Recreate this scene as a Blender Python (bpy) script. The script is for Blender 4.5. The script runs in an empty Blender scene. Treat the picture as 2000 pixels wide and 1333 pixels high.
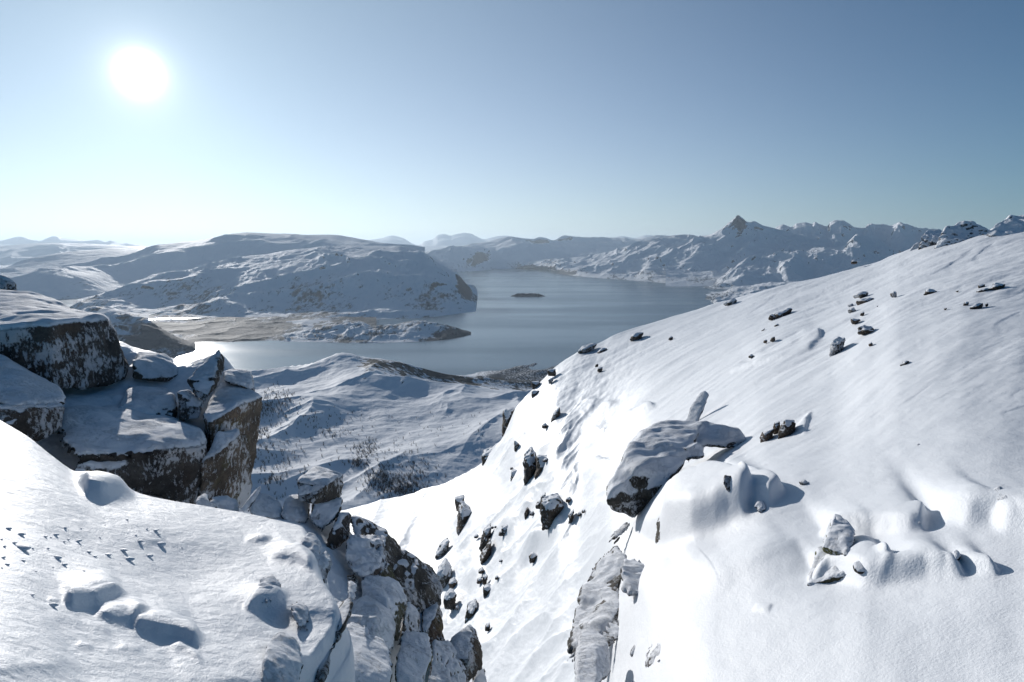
import bpy, math, random
import numpy as np
from math import radians, sin, cos, tan, atan2, pi

S = bpy.context.scene
COL = S.collection
CAMZ = 450.0                      # metres above the fjord
F = 1333.3                        # focal length in photo pixels (24 mm lens on full frame)
PITCH = radians(-7.9)
SUN_EL, SUN_AZ = radians(12.0), radians(-27.6)   # azimuth from the viewing direction, negative = left

# ---------------------------------------------------------------- camera
cam = bpy.data.objects.new('camera', bpy.data.cameras.new('camera'))
COL.objects.link(cam)
cam.data.lens = 24; cam.data.sensor_width = 36
cam.data.clip_start = 0.1; cam.data.clip_end = 400000
cam.location = (0, 0, CAMZ)
cam.rotation_euler = (radians(90) + PITCH, 0, 0)
S.camera = cam

# ---------------------------------------------------------------- world: clear winter sky, low sun
SUN_DIR = (cos(SUN_EL)*sin(SUN_AZ), cos(SUN_EL)*cos(SUN_AZ), sin(SUN_EL))
W = bpy.data.worlds.new('World'); S.world = W; W.use_nodes = True
wn, wl = W.node_tree.nodes, W.node_tree.links
wn.clear()
sky = wn.new('ShaderNodeTexSky'); sky.sky_type = 'NISHITA'; sky.sun_disc = False
sky.sun_elevation = SUN_EL; sky.sun_rotation = SUN_AZ
sky.altitude = 450; sky.air_density = 1.0; sky.dust_density = 0.15; sky.ozone_density = 2.2
bgs = wn.new('ShaderNodeBackground'); bgs.inputs['Strength'].default_value = 0.05
tint = wn.new('ShaderNodeMix'); tint.data_type = 'RGBA'; tint.blend_type = 'MULTIPLY'; tint.inputs[0].default_value = 1
wl.new(sky.outputs[0], tint.inputs[6]); tint.inputs[7].default_value = (.225, .57, .82, 1)   # deep cold-weather blue
wl.new(tint.outputs[2], bgs.inputs['Color'])
# the sun itself with its aureole (the lamp below carries its light)
tc = wn.new('ShaderNodeTexCoord')
dt = wn.new('ShaderNodeVectorMath'); dt.operation = 'DOT_PRODUCT'
wl.new(tc.outputs['Generated'], dt.inputs[0]); dt.inputs[1].default_value = SUN_DIR
def wmath(op, a, b=None):
    n = wn.new('ShaderNodeMath'); n.operation = op
    for i, v in enumerate((a, b)):
        if v is None: continue
        if hasattr(v, 'is_linked') or hasattr(v, 'node'): wl.new(v, n.inputs[i])
        else: n.inputs[i].default_value = v
    return n.outputs[0]
c0 = wmath('MAXIMUM', dt.outputs['Value'], 0.0)
g = wmath('MULTIPLY', wmath('POWER', c0, 7000.0), 2.5)
for p_, k_ in ((1800.0, .30), (450.0, .08), (100.0, .055), (16.0, .03)):
    g = wmath('ADD', g, wmath('MULTIPLY', wmath('POWER', c0, p_), k_))
g = wmath('ADD', g, wmath('MULTIPLY', wmath('GREATER_THAN', c0, cos(radians(0.3))), 60.0))
sep = wn.new('ShaderNodeSeparateXYZ'); wl.new(tc.outputs['Generated'], sep.inputs[0])
up = wmath('MAXIMUM', sep.outputs['Z'], 0.0)
hz = wmath('MULTIPLY', wmath('EXPONENT', wmath('MULTIPLY', up, -6.5)), wmath('POWER', c0, 2.0))   # bright band over the horizon, sun side
def glow(strength, col):
    n = wn.new('ShaderNodeBackground'); n.inputs['Color'].default_value = col
    wl.new(strength, n.inputs['Strength']); return n.outputs[0]
parts_ = [bgs.outputs[0], glow(g, (1, .985, .95, 1)), glow(wmath('POWER', c0, 4.0), (.15, .17, .15, 1)), glow(hz, (.47, .31, .30, 1)),
          glow(wmath('EXPONENT', wmath('MULTIPLY', up, -4.0)), (.022, .058, .092, 1))]
sh = parts_[0]
for p_ in parts_[1:]:
    ad = wn.new('ShaderNodeAddShader'); wl.new(sh, ad.inputs[0]); wl.new(p_, ad.inputs[1]); sh = ad.outputs[0]
out = wn.new('ShaderNodeOutputWorld'); wl.new(sh, out.inputs['Surface'])

# ---------------------------------------------------------------- sun lamp, exposure
sl = bpy.data.lights.new('sun', 'SUN'); sl.energy = 3.1; sl.angle = radians(0.5); sl.color = (1.0, 0.965, 0.925)
so = bpy.data.objects.new('sun', sl); COL.objects.link(so)
so.rotation_euler = (radians(90) - SUN_EL, 0, pi - SUN_AZ)
S.view_settings.view_transform = 'Standard'; S.view_settings.look = 'None'
S.view_settings.exposure = 0.48; S.view_settings.gamma = 1.0; S.view_settings.use_curve_mapping = False
HAZE = 2.3e-5
S.cycles.use_denoising = True
S.cycles.max_bounces = 6; S.cycles.diffuse_bounces = 3; S.cycles.glossy_bounces = 2; S.cycles.volume_bounces = 0

# ---------------------------------------------------------------- maths helpers
def ray(px, py):
    """unit-less direction of photo pixel (px,py), world axes"""
    px = np.asarray(px, float); py = np.asarray(py, float)
    x = (px-1000.0)/F; u = (666.5-py)/F
    Y = cos(PITCH) - u*sin(PITCH); Z = sin(PITCH) + u*cos(PITCH)
    return x, Y + 0*x, Z + 0*x

def at(px, py, r):
    """world point on pixel (px,py) at horizontal distance r"""
    x, y, z = ray(px, py); h = np.hypot(x, y); k = np.asarray(r, float)/h
    return np.stack([x*k, y*k, z*k + CAMZ], -1)

def pchip(xs, ys, q):
    xs = np.asarray(xs, float); ys = np.asarray(ys, float); q = np.asarray(q, float)
    if len(xs) == 2: return np.interp(q, xs, ys)
    h = np.diff(xs); d = np.diff(ys, axis=0) / (h if ys.ndim == 1 else h.reshape(-1, *([1]*(ys.ndim-1))))
    m = np.zeros_like(ys); a, b = d[:-1], d[1:]
    ok = a*b > 0
    with np.errstate(divide='ignore', invalid='ignore'):
        m[1:-1] = np.where(ok, 2*a*b/np.where(ok, a+b, 1), 0)
    m[0] = d[0]; m[-1] = d[-1]
    i = np.clip(np.searchsorted(xs, q, 'right')-1, 0, len(xs)-2)
    hh = h[i]; t = np.clip((q-xs[i])/hh, 0, 1)
    if ys.ndim > 1:
        sh = (-1,)+(1,)*(ys.ndim-1); hh = hh.reshape(sh); t = t.reshape(sh)
    t2, t3 = t*t, t*t*t
    return (2*t3-3*t2+1)*ys[i] + (t3-2*t2+t)*hh*m[i] + (-2*t3+3*t2)*ys[i+1] + (t3-t2)*hh*m[i+1]

def _hash(ix, iy, iz, seed):
    h = (ix.astype(np.int64)*374761393 + iy.astype(np.int64)*668265263 + iz*2147483647 + seed*974634777) & 0xffffffff
    h = ((h ^ (h >> 13))*1274126177) & 0xffffffff
    h = ((h ^ (h >> 16))*2246822519) & 0xffffffff
    return (h ^ (h >> 15)) & 0xffffffff

def gnoise(x, y, seed=0):
    xi = np.floor(x); yi = np.floor(y); fx = x-xi; fy = y-yi
    u = fx*fx*fx*(fx*(fx*6-15)+10); v = fy*fy*fy*(fy*(fy*6-15)+10)
    def g(dx, dy):
        a = _hash(xi+dx, yi+dy, 0, seed)*(2*pi/4294967296.0)
        return np.cos(a)*(fx-dx) + np.sin(a)*(fy-dy)
    n0 = g(0,0)*(1-u)+g(1,0)*u; n1 = g(0,1)*(1-u)+g(1,1)*u
    return (n0*(1-v)+n1*v)*1.5

def fbm(x, y, sc, octs=5, gain=.5, seed=0, ridge=False):
    t = np.zeros_like(x); a = 1.0; s = 0.0; f = 1.0/sc
    w = 1.0
    for o in range(octs):
        n = gnoise(x*f+17.3*o, y*f-9.1*o, seed+o)
        if ridge:
            n = (1-np.minimum(np.abs(n)*1.6, 1)); n = n*n; n = n*w; w = np.clip(n*1.6, 0, 1); n = n*2-1 if o == 0 else n*2-.9*w
        t += n*a; s += a; a *= gain; f *= 2.03
    return t/s

def vnoise3(p, seed=0):
    i = np.floor(p); f = p-i; u = f*f*(3-2*f); r = 0
    for dx in (0, 1):
        for dy in (0, 1):
            for dz in (0, 1):
                h = _hash(i[:,0]+dx, i[:,1]+dy, (i[:,2]+dz).astype(np.int64), seed)/4294967296.0
                r = r + h*(u[:,0] if dx else 1-u[:,0])*(u[:,1] if dy else 1-u[:,1])*(u[:,2] if dz else 1-u[:,2])
    return r*2-1

def fbm3(p, sc, octs=4, gain=.5, seed=0):
    t = 0; a = 1.0; s = 0; f = 1/sc
    for o in range(octs):
        t = t + a*vnoise3(p*f+13.7*o, seed+o); s += a; a *= gain; f *= 2.07
    return t/s

def sstep(a, b, x):
    t = np.clip((x-a)/(b-a), 0, 1); return t*t*(3-2*t)

# ---------------------------------------------------------------- mesh helpers
def tag(o, label=None, cat=None, group=None, kind=None):
    if label: o['label'] = label
    if cat: o['category'] = cat
    if group: o['group'] = group
    if kind: o['kind'] = kind
    return o

def mesh_from(name, P, faces, mat, attrs=None, smooth=True):
    me = bpy.data.meshes.new(name)
    nv, nf = len(P), len(faces); k = faces.shape[1]
    me.vertices.add(nv); me.vertices.foreach_set('co', np.ascontiguousarray(P, np.float32).ravel())
    me.loops.add(nf*k); me.loops.foreach_set('vertex_index', faces.astype(np.int32).ravel())
    me.polygons.add(nf); me.polygons.foreach_set('loop_start', np.arange(0, nf*k, k, dtype=np.int32))
    me.update(calc_edges=True)
    if smooth: me.polygons.foreach_set('use_smooth', np.ones(nf, bool))
    for n, v in (attrs or {}).items():
        a = me.attributes.new(n, 'FLOAT', 'POINT'); a.data.foreach_set('value', np.ascontiguousarray(v, np.float32).ravel())
    me.materials.append(mat)
    return me

def link(name, me, parent=None, loc=None):
    o = bpy.data.objects.new(name, me); COL.objects.link(o)
    if parent is not None: o.parent = parent
    if loc is not None: o.location = loc
    return o

def grid_faces(ny, nx):
    i = np.arange(ny*nx).reshape(ny, nx)
    return np.stack([i[:-1,:-1], i[:-1,1:], i[1:,1:], i[1:,:-1]], -1).reshape(-1, 4)

def grid_normals(P):
    dv = np.gradient(P, axis=0); du = np.gradient(P, axis=1)
    n = np.cross(du, dv); n /= np.linalg.norm(n, axis=-1, keepdims=True)+1e-12
    return n*np.where(n[..., 2:] < 0, -1, 1)

def loft(lines, cols, rows, oblique=False, zs=()):
    """lines near to far, each a list of (px, py, r) or (px, dict(dr=, z=)) rows hidden behind the last one.
    cols: photo-pixel columns; rows: number of rows of each gap. Returns P (ny,nx,3) and vv (row parameter)"""
    L = []
    last = None
    for ln in lines:
        if isinstance(ln, tuple):           # (dr, dz or absolute z): a hidden line behind the last
            dr, kind, val = ln
            x, y, z = last[:,0], last[:,1], last[:,2]; h = np.hypot(x, y)
            k = (h+dr)/h
            zz = z+val if kind == 'dz' else (np.minimum(z-1, val + 0*z) if kind == 'z' else None)
            q = np.stack([x*k, y*k, zz], -1)
        else:
            a = np.array(ln, float)
            py = pchip(a[:,0], a[:,1], cols); r = np.exp(pchip(a[:,0], np.log(a[:,2]), cols))
            x_, y_, z_ = ray(cols, py); h_ = np.hypot(x_, y_)
            if oblique: r = r*h_/y_                      # r was given as depth along the view
            if len(L) < len(zs): r = (CAMZ-zs[len(L)])/np.maximum(-z_/h_, 1e-3)    # this line lies at a known height
            q = at(cols, py, r)
        last = q; L.append(q)
    L = np.array(L)
    vs = [np.linspace(i, i+1, rows[i], endpoint=False) for i in range(len(L)-1)]
    v = np.concatenate(vs+[np.array([len(L)-1.0])])
    return pchip(np.arange(len(L)), L, v), v

# ---------------------------------------------------------------- materials
def nodes(name):
    m = bpy.data.materials.new(name); m.use_nodes = True
    nt = m.node_tree; nt.nodes.clear()
    o = nt.nodes.new('ShaderNodeOutputMaterial'); b = nt.nodes.new('ShaderNodeBsdfPrincipled')
    nt.links.new(b.outputs[0], o.inputs['Surface'])
    return m, nt, b

class N:
    def __init__(s, nt): s.nt = nt
    def put(s, v, i):
        if v is None: return
        if hasattr(v, 'links') and hasattr(v, 'is_output'): s.nt.links.new(v, i)
        else: i.default_value = v
    def math(s, op, a, b=None, c=None, clamp=False):
        n = s.nt.nodes.new('ShaderNodeMath'); n.operation = op; n.use_clamp = clamp
        s.put(a, n.inputs[0]); s.put(b, n.inputs[1]); s.put(c, n.inputs[2]); return n.outputs[0]
    def noise(s, sc, det=4, rough=.55, vec=None, out=0, dist=0):
        n = s.nt.nodes.new('ShaderNodeTexNoise'); n.inputs['Scale'].default_value = sc
        n.inputs['Detail'].default_value = det; n.inputs['Roughness'].default_value = rough; n.inputs['Distortion'].default_value = dist
        if vec is not None: s.nt.links.new(vec, n.inputs['Vector'])
        return n.outputs[out]
    def mapr(s, v, a, b, c=0.0, d=1.0, smooth=True):
        n = s.nt.nodes.new('ShaderNodeMapRange'); n.interpolation_type = 'SMOOTHSTEP' if smooth else 'LINEAR'
        s.put(v, n.inputs[0]); n.inputs[1].default_value = a; n.inputs[2].default_value = b
        n.inputs[3].default_value = c; n.inputs[4].default_value = d; return n.outputs[0]
    def mix(s, f, a, b):
        n = s.nt.nodes.new('ShaderNodeMix'); n.data_type = 'RGBA'
        s.put(f, n.inputs[0]); s.put(a, n.inputs[6]); s.put(b, n.inputs[7]); return n.outputs[2]
    def attr(s, name):
        n = s.nt.nodes.new('ShaderNodeAttribute'); n.attribute_name = name; return n.outputs['Fac']
    def geo(s, what='Position'):
        return s.nt.nodes.new('ShaderNodeNewGeometry').outputs[what]
    def obj(s):
        return s.nt.nodes.new('ShaderNodeTexCoord').outputs['Object']
    def scale(s, v, sc):
        n = s.nt.nodes.new('ShaderNodeMapping'); s.nt.links.new(v, n.inputs[0])
        n.inputs['Scale'].default_value = sc; return n.outputs[0]
    def bump(s, h, dist, strength=1.0, prev=None):
        n = s.nt.nodes.new('ShaderNodeBump'); n.inputs['Distance'].default_value = dist; n.inputs['Strength'].default_value = strength
        s.nt.links.new(h, n.inputs['Height'])
        if prev is not None: s.nt.links.new(prev, n.inputs['Normal'])
        return n.outputs[0]

SNOW = (0.84, 0.86, 0.89, 1)

def terrain_mat(name, rock=(0.08, 0.09, 0.105, 1), veg=(0.03, 0.043, 0.06, 1), s_rock=0.02, s_veg=0.05, bump_sc=0.02, bump_d=6.0, bump2=None, amp=.9):
    """snow ground with rock where the 'rock' attribute says and thin leafless woods where 'veg' says"""
    m, nt, b = nodes(name); n = N(nt)
    pos = n.geo()
    nr = n.noise(s_rock, 6, .65, pos); nv = n.noise(s_veg, 5, .72, n.scale(pos, (1, .38, .6)))
    fr = n.mapr(n.math('ADD', n.attr('rock'), n.math('MULTIPLY', n.math('SUBTRACT', nr, .5), amp*1.6)), .50, .62)
    fv = n.math('MULTIPLY', n.mapr(n.math('ADD', n.attr('veg'), n.math('MULTIPLY', n.math('SUBTRACT', nv, .5), 2.2)), .45, .85), .97)
    rc = n.mix(n.noise(s_rock*4, 4, .6, pos), tuple(c*.55 for c in rock[:3])+(1,), tuple(min(1, c*1.5) for c in rock[:3])+(1,))
    c = n.mix(fv, SNOW, veg); c = n.mix(fr, c, rc)
    nt.links.new(c, b.inputs['Base Color']); b.inputs['Roughness'].default_value = .7
    b.inputs['Specular IOR Level'].default_value = .02
    bp = n.bump(n.noise(bump_sc, 8, .6, pos), bump_d)
    if bump2: bp = n.bump(n.noise(bump2[0], 6, .6, pos), bump2[1], 1.0, bp)
    nt.links.new(bp, b.inputs['Normal'])
    return m

def snow_mat(name, grain=90., gd=.004, soft=2.2, sd=.06, streak=None):
    """wind-packed snow: soft dunes plus crystal grain"""
    m, nt, b = nodes(name); n = N(nt); pos = n.geo()
    col = n.mix(n.noise(soft*.2, 3, .5, pos), (0.80, 0.825, 0.86, 1), (0.88, 0.895, 0.915, 1))
    nt.links.new(col, b.inputs['Base Color']); b.inputs['Roughness'].default_value = .55
    b.inputs['Specular IOR Level'].default_value = .35
    st = n.scale(pos, streak or (1, 1, 1))
    bp = n.bump(n.noise(soft, 6, .55, st), sd)
    bp = n.bump(n.noise(grain, 3, .7, pos), gd, .9, bp)
    nt.links.new(bp, b.inputs['Normal'])
    return m
# ================================================================ THE LANDSCAPE
def ground(name, lines, x0, x1, nx, rows, mat, disp=None, extra=None, kind='structure', attrs=None, fl=0, fr=0, zs=()):
    cols = np.linspace(x0, x1, nx)
    P, v = loft(lines, cols, rows, True, zs)
    V = np.repeat(v[:, None], nx, 1); U = np.repeat(cols[None, :], len(v), 0)
    if disp is not None: P[..., 2] += disp(P, U, V)
    e = (sstep(x0, x0+fl, U) if fl else 1)*(1-sstep(x1-fr, x1, U) if fr else 1)
    if fl or fr: P[..., 2] = -4+(P[..., 2]+4)*e
    P[..., 2] = np.maximum(P[..., 2], -18)
    n = grid_normals(P)
    at_ = attrs(P, U, V, n) if attrs else {'rock': np.zeros(P.shape[:2]), 'veg': np.zeros(P.shape[:2])}
    me = mesh_from(name, P.reshape(-1, 3), grid_faces(*P.shape[:2]), mat, at_)
    o = link(name, me); o['kind'] = kind
    return o, P

def poly_sd(U, Y, pts):
    """signed distance (photo pixels) to a polyline: positive below/right-hand side; t along it 0..1"""
    best = np.full(U.shape, 1e9); sd = np.zeros(U.shape); tt = np.zeros(U.shape)
    L = [0.0]
    for a, b_ in zip(pts[:-1], pts[1:]): L.append(L[-1]+math.hypot(b_[0]-a[0], b_[1]-a[1]))
    for i, (a, b_) in enumerate(zip(pts[:-1], pts[1:])):
        dx, dy = b_[0]-a[0], b_[1]-a[1]; l2 = dx*dx+dy*dy
        t = np.clip(((U-a[0])*dx+(Y-a[1])*dy)/l2, 0, 1)
        ex, ey = U-(a[0]+t*dx), Y-(a[1]+t*dy); d = np.hypot(ex, ey)
        s = np.where(dx*(Y-a[1])-dy*(U-a[0]) >= 0, 1, -1)
        m = d < best
        best = np.where(m, d, best); sd = np.where(m, s*d, sd); tt = np.where(m, (L[i]+t*(L[i+1]-L[i]))/L[-1], tt)
    return sd, tt

def project(Q):
    q = Q-np.array([0, 0, CAMZ]); c, s_ = cos(PITCH), sin(PITCH)
    fy = q[..., 1]*c+q[..., 2]*s_; uy = -q[..., 1]*s_+q[..., 2]*c
    return 1000+F*q[..., 0]/fy, 666.5-F*uy/fy
def spurs(items, vm):
    """mountain spurs: crest polylines on the photo, height and half-width in metres (second width: the lower/right flank)"""
    def f(P, U, V):
        gx, gy = project(P); r = np.hypot(P[..., 0], P[..., 1]); d = 0
        wob = fbm(P[..., 0], P[..., 1], 500, 4, .55, 91)*9
        for pts, h, wl, wr in items:
            sd, t = poly_sd(gx, gy+wob*.5, pts); m = sd*r/F
            e = sstep(0, .3, t)*(1-sstep(.80, 1, t))
            # flattened screen distance: stretch the vertical part of the offset back into depth is left to the widths
            d = d+h*e*np.where(m > 0, np.exp(-np.abs(m)/wr), np.exp(-np.abs(m)/wl))
        return d*sstep(0, .5, V)*(1-sstep(vm-.55, vm-.05, V))
    return f
def plus(*fs): return lambda P, U, V: sum(f(P, U, V) for f in fs)

def bell(V, a, b, c):
    """0 at a, 1 at b, 0 at c"""
    return sstep(a, b, V)*(1-sstep(b, c, V))

# ---- the fjord
wm, nt, b = nodes('fjord_water'); n = N(nt); pos = n.geo()
streak = n.noise(1.0, 4, .6, n.scale(pos, (.00035, .0016, 1)))
nt.links.new(n.mix(n.mapr(streak, .35, .7), (0.035, 0.085, 0.125, 1), (0.05, 0.11, 0.155, 1)), b.inputs['Base Color'])
nt.links.new(n.mapr(streak, .35, .65, .17, .27), b.inputs['Roughness'])
b.inputs['IOR'].default_value = 1.33
bp = n.bump(n.noise(.02, 6, .65, n.scale(pos, (1, 1.8, 1))), 1.0, .10)
nt.links.new(bp, b.inputs['Normal'])
me = mesh_from('water', np.array([[-70000, 500, 0], [70000, 500, 0], [70000, 75000, 0], [-70000, 75000, 0]], float), np.array([[0, 1, 2, 3]]), wm)
tag(link('water', me), kind='structure')

far_mat = terrain_mat('far_mountain_snow', rock=(.05, .06, .08, 1), s_rock=.004, s_veg=.02, bump_sc=.002, bump_d=40)
mid_mat = terrain_mat('mountain_snow', rock=(.026, .042, .066, 1), s_rock=.006, s_veg=.022, bump_sc=.006, bump_d=34, bump2=(.03, 9))
hill_mat = terrain_mat('hill_snow', rock=(.042, .052, .068, 1), s_rock=.014, s_veg=.03, bump_sc=.009, bump_d=18, bump2=(.05, 6))
val_mat = terrain_mat('valley_snow', rock=(.06, .058, .055, 1), s_rock=.05, s_veg=.16, bump_sc=.03, bump_d=1.6, bump2=(.2, .5))

def mk_disp(sc, amp, prof, seed, ridge=True, octs=8, gain=.5, sc2=None, amp2=0, gul=0, gsc=300, lean=0., ue=None):
    def f(P, U, V):
        d = f0(P, U, V)
        if gul:
            # buttresses and gullies running down from the crest
            x, y = P[..., 0], P[..., 1]; r = np.hypot(x, y); m = np.arctan2(x, y)*r.mean()
            t = m + lean*(V*gsc) + fbm(x, y, gsc*1.5, 3, seed=seed+70)*gsc*.5
            g_ = fbm(t, V*gsc*1.1+y*.08, gsc, 5, .55, seed+71, True)+.5*fbm(t, V*gsc*.8, gsc*.4, 4, .55, seed+73, True)
            d = d + g_*gul*np.minimum(1, prof(V, U)*1.3)
        if ue: d = d*sstep(ue[0], ue[1], U)*(1-sstep(ue[2], ue[3], U))
        return d
    def f0(P, U, V):
        x, y = P[..., 0], P[..., 1]
        wx = fbm(x, y, sc*1.3, 3, seed=seed+50)*sc*.35; wy = fbm(x, y, sc*1.3, 3, seed=seed+60)*sc*.35
        d = fbm(x+wx, y+wy, sc, octs, gain, seed, ridge)*amp*prof(V, U)
        if sc2: d = d + fbm(x, y, sc2, 5, .55, seed+9)*amp2*np.minimum(1, prof(V, U)*2+.15)
        return d
    return f

def streaks(gsc, k, base=0., seed=0, lo=-1., hi=9.):
    """bare rock ribs and gullies that run down the fall line"""
    def f(P, U, V):
        x, y = P[..., 0], P[..., 1]; m = np.arctan2(x, y)*np.hypot(x, y).mean()
        wv = fbm(x, y, gsc*4, 3, .5, 400+seed)*gsc*1.4
        n_ = fbm(m+wv, V*gsc*3.2, gsc, 5, .62, 401+seed)+.6*fbm(m, V*gsc*9, gsc*3.5, 3, .5, 403+seed)
        return base+k*n_*sstep(.25, .9, V)*sstep(lo, lo+.3, V)*(1-sstep(hi-.3, hi, V))
    return f
def both(*fs): return lambda P, U, V: sum(f(P, U, V) for f in fs)
def rockveg(r0, r1, vz0=None, vz1=None, vk=.5, prof=None, seed=0, base=0.):
    def f(P, U, V, n):
        nz = n[..., 2]
        rock = sstep(r0, r1, nz)*.9 + base          # r0 > r1: the steeper the more
        z = P[..., 2]
        veg = vk*(1-sstep(vz0, vz1, z)) if vz0 is not None else 0*z
        veg = veg*(.25+1.25*sstep(-.45, .45, fbm(P[..., 0], P[..., 1]*.6, 420, 4, .6, 107+seed)))
        if vz0 is not None: veg = np.where(z < 9, veg+.08, veg)
        if prof is not None: rock = rock + prof(P, U, V)
        return {'rock': rock, 'veg': veg}
    return f

mono = lambda a, c: (lambda V, U: sstep(a, a+.6, V)*(1-sstep(c-.55, c+.0, V))*1.0)

# ---- farthest ranges, 35-42 km
ground('mountain', [[(-350, 482, 33000), (300, 483, 33000)],
        [(-350, 470, 36000), (-200, 462, 36000), (0, 472, 36000), (18, 468, 36000), (40, 463.5, 36000), (62, 468, 36000), (80, 472, 36000), (92, 466, 36000), (105, 462.5, 36000), (125, 467, 36000), (160, 469, 36000), (190, 470, 36000), (207, 475, 36000), (216, 471.5, 36000), (232, 477, 36000), (270, 479, 36000), (300, 484, 36000)],
        (4000, 'z', 0.)], -350, 300, 340, [26, 8], far_mat, mk_disp(3500, 160, lambda V, U: bell(V, 0, .6, 1.2), 3), attrs=rockveg(.7, .4))
ground('mountain', [[(700, 488, 36000), (1400, 482, 36000)],
        [(700, 484, 40000), (722, 471, 40000), (745, 466, 40000), (765, 460.5, 40000), (785, 466, 40000), (800, 474, 40000), (818, 479, 40000), (830, 472, 40000), (845, 468.5, 40000), (856, 460, 40000), (866, 458.5, 40000), (880, 461, 40000), (888, 458, 40000), (904, 455, 40000), (918, 458, 40000), (930, 463, 40000), (944, 470, 40000), (960, 465, 40000), (985, 461.5, 40000), (1010, 465, 40000), (1040, 472, 40000), (1180, 468, 40000), (1215, 461, 40000), (1240, 465, 40000), (1262, 459.5, 40000), (1290, 463, 40000), (1340, 470, 40000), (1400, 478, 40000)],
        (5000, 'z', 0.)], 700, 1400, 420, [28, 8], far_mat, mk_disp(4000, 190, lambda V, U: bell(V, 0, .6, 1.2), 8), attrs=rockveg(.7, .4))
# low coast that closes the horizon
ground('hill', [[(-500, 497, 24000), (2500, 497, 24000)], [(-500, 481.5, 34000), (700, 481.0, 34000), (1300, 478, 34000), (2500, 481, 34000)], (20000, 'z', 0.)], -500, 2500, 500, [20, 6], far_mat,
       mk_disp(3000, 60, lambda V, U: bell(V, 0, .5, 1.3), 12))
# ---- white fells on the left, 15-20 km
ground('hill', [[(-500, 530, 13000), (300, 530, 12500)], [(-500, 505, 15500), (0, 510, 15500), (120, 505, 15500), (300, 505, 15500)],
        [(-500, 482, 19000), (-100, 478, 19000), (0, 481, 19000), (40, 478, 19000), (100, 475, 19000), (170, 477, 19000), (240, 481, 19000), (300, 487, 19000)],
        (4000, 'z', 0.)], -500, 300, 420, [40, 60, 10], far_mat, mk_disp(1900, 120, lambda V, U: bell(V, 0, 1.1, 2.05)+.12, 21), attrs=rockveg(.75, .5))
# ---- range at the head of the fjord, 13-18 km
ground('mountain', [[(820, 535, 11000), (900, 532, 11500), (1000, 526, 13200), (1060, 526, 13200), (1110, 534, 12000), (1420, 540, 12000)],
        [(820, 520, 12300), (900, 512, 12800), (960, 517, 13900), (1010, 512, 14200), (1060, 516, 14200), (1110, 521, 13600), (1420, 520, 13600)],
        [(820, 503, 13300), (845, 498, 13400), (885, 487, 13600), (925, 491, 13600), (965, 497, 14800), (985, 486, 15000), (1020, 482.5, 15000), (1060, 487, 15000), (1090, 495, 15200), (1150, 500, 15200), (1420, 495, 15200)],
        [(820, 500, 15200), (880, 491, 15500), (930, 481, 16200), (980, 474, 16600), (1004, 472, 17000), (1050, 476, 17500), (1090, 475, 17500), (1420, 480, 17500)],
        [(820, 497, 17000), (870, 487, 17200), (920, 478, 17300), (955, 472, 17500), (975, 467, 17600), (1000, 464.5, 17800), (1040, 466, 17800), (1054, 462.5, 17800), (1064, 464, 17800), (1080, 469, 17900), (1104, 461.5, 18000), (1130, 463, 18200), (1200, 465.5, 18800), (1240, 468, 18800), (1290, 461, 18800), (1330, 466, 18800), (1420, 470, 18800)],
        (4000, 'z', 0.)], 820, 1420, 620, [30, 45, 40, 30, 10], mid_mat,
       zs=(-1,), disp=mk_disp(1500, 90, lambda V, U: sstep(0, .9, V)*(1-.75*sstep(3.3, 4, V)), 33, sc2=250, amp2=18, gul=24, gsc=800), attrs=rockveg(.78, .55, 60, 330, .42, prof=streaks(110, .5, .0, 7)))

# ---- the peaks on the right shore, 7.5-12 km
ground('mountain', [[(1300, 560, 7500), (1700, 560, 7500), (2150, 560, 7500)],
        [(1300, 500, 10500), (1500, 495, 10500), (1600, 480, 10800), (1800, 500, 10500), (2150, 500, 10500)],
        [(1300, 470, 12300), (1350, 466, 12300), (1420, 460, 12500), (1500, 455, 12700), (1518, 444, 12800), (1530, 439, 12800), (1545, 444, 12800), (1556, 436, 12800), (1575, 434, 12800), (1585, 437, 12800), (1592, 433, 12800), (1600, 437, 12800), (1615, 442, 12800), (1622, 434, 12600), (1634, 430, 12600), (1645, 430, 12600), (1656, 436, 12600), (1670, 444, 12600), (1688, 446, 12800), (1697, 439, 13000), (1725, 440, 13000), (1740, 443, 13000), (1757, 437, 13000), (1775, 440, 13000), (1790, 447, 13000), (1830, 452, 13000), (1900, 450, 13000), (2150, 455, 13000)],
        (3000, 'z', 0.)], 1300, 2150, 700, [70, 110, 14], mid_mat,
       zs=(-1,), disp=plus(mk_disp(1300, 110, lambda V, U: sstep(0, .9, V)*(1-.82*sstep(1.6, 2, V)), 47, sc2=200, amp2=22, gul=30, gsc=650, gain=.56),
       spurs([([(1600, 437), (1575, 455), (1545, 470), (1500, 490)], 60, 170, 80), ([(1650, 436), (1640, 460), (1620, 480)], 60, 160, 80), ([(1757, 440), (1752, 458), (1735, 480)], 60, 170, 80), ([(1700, 442), (1690, 462), (1680, 480)], 50, 140, 70)], 2)), attrs=rockveg(.72, .45, 60, 300, .4, prof=streaks(90, .75, .08, 1)))
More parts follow.
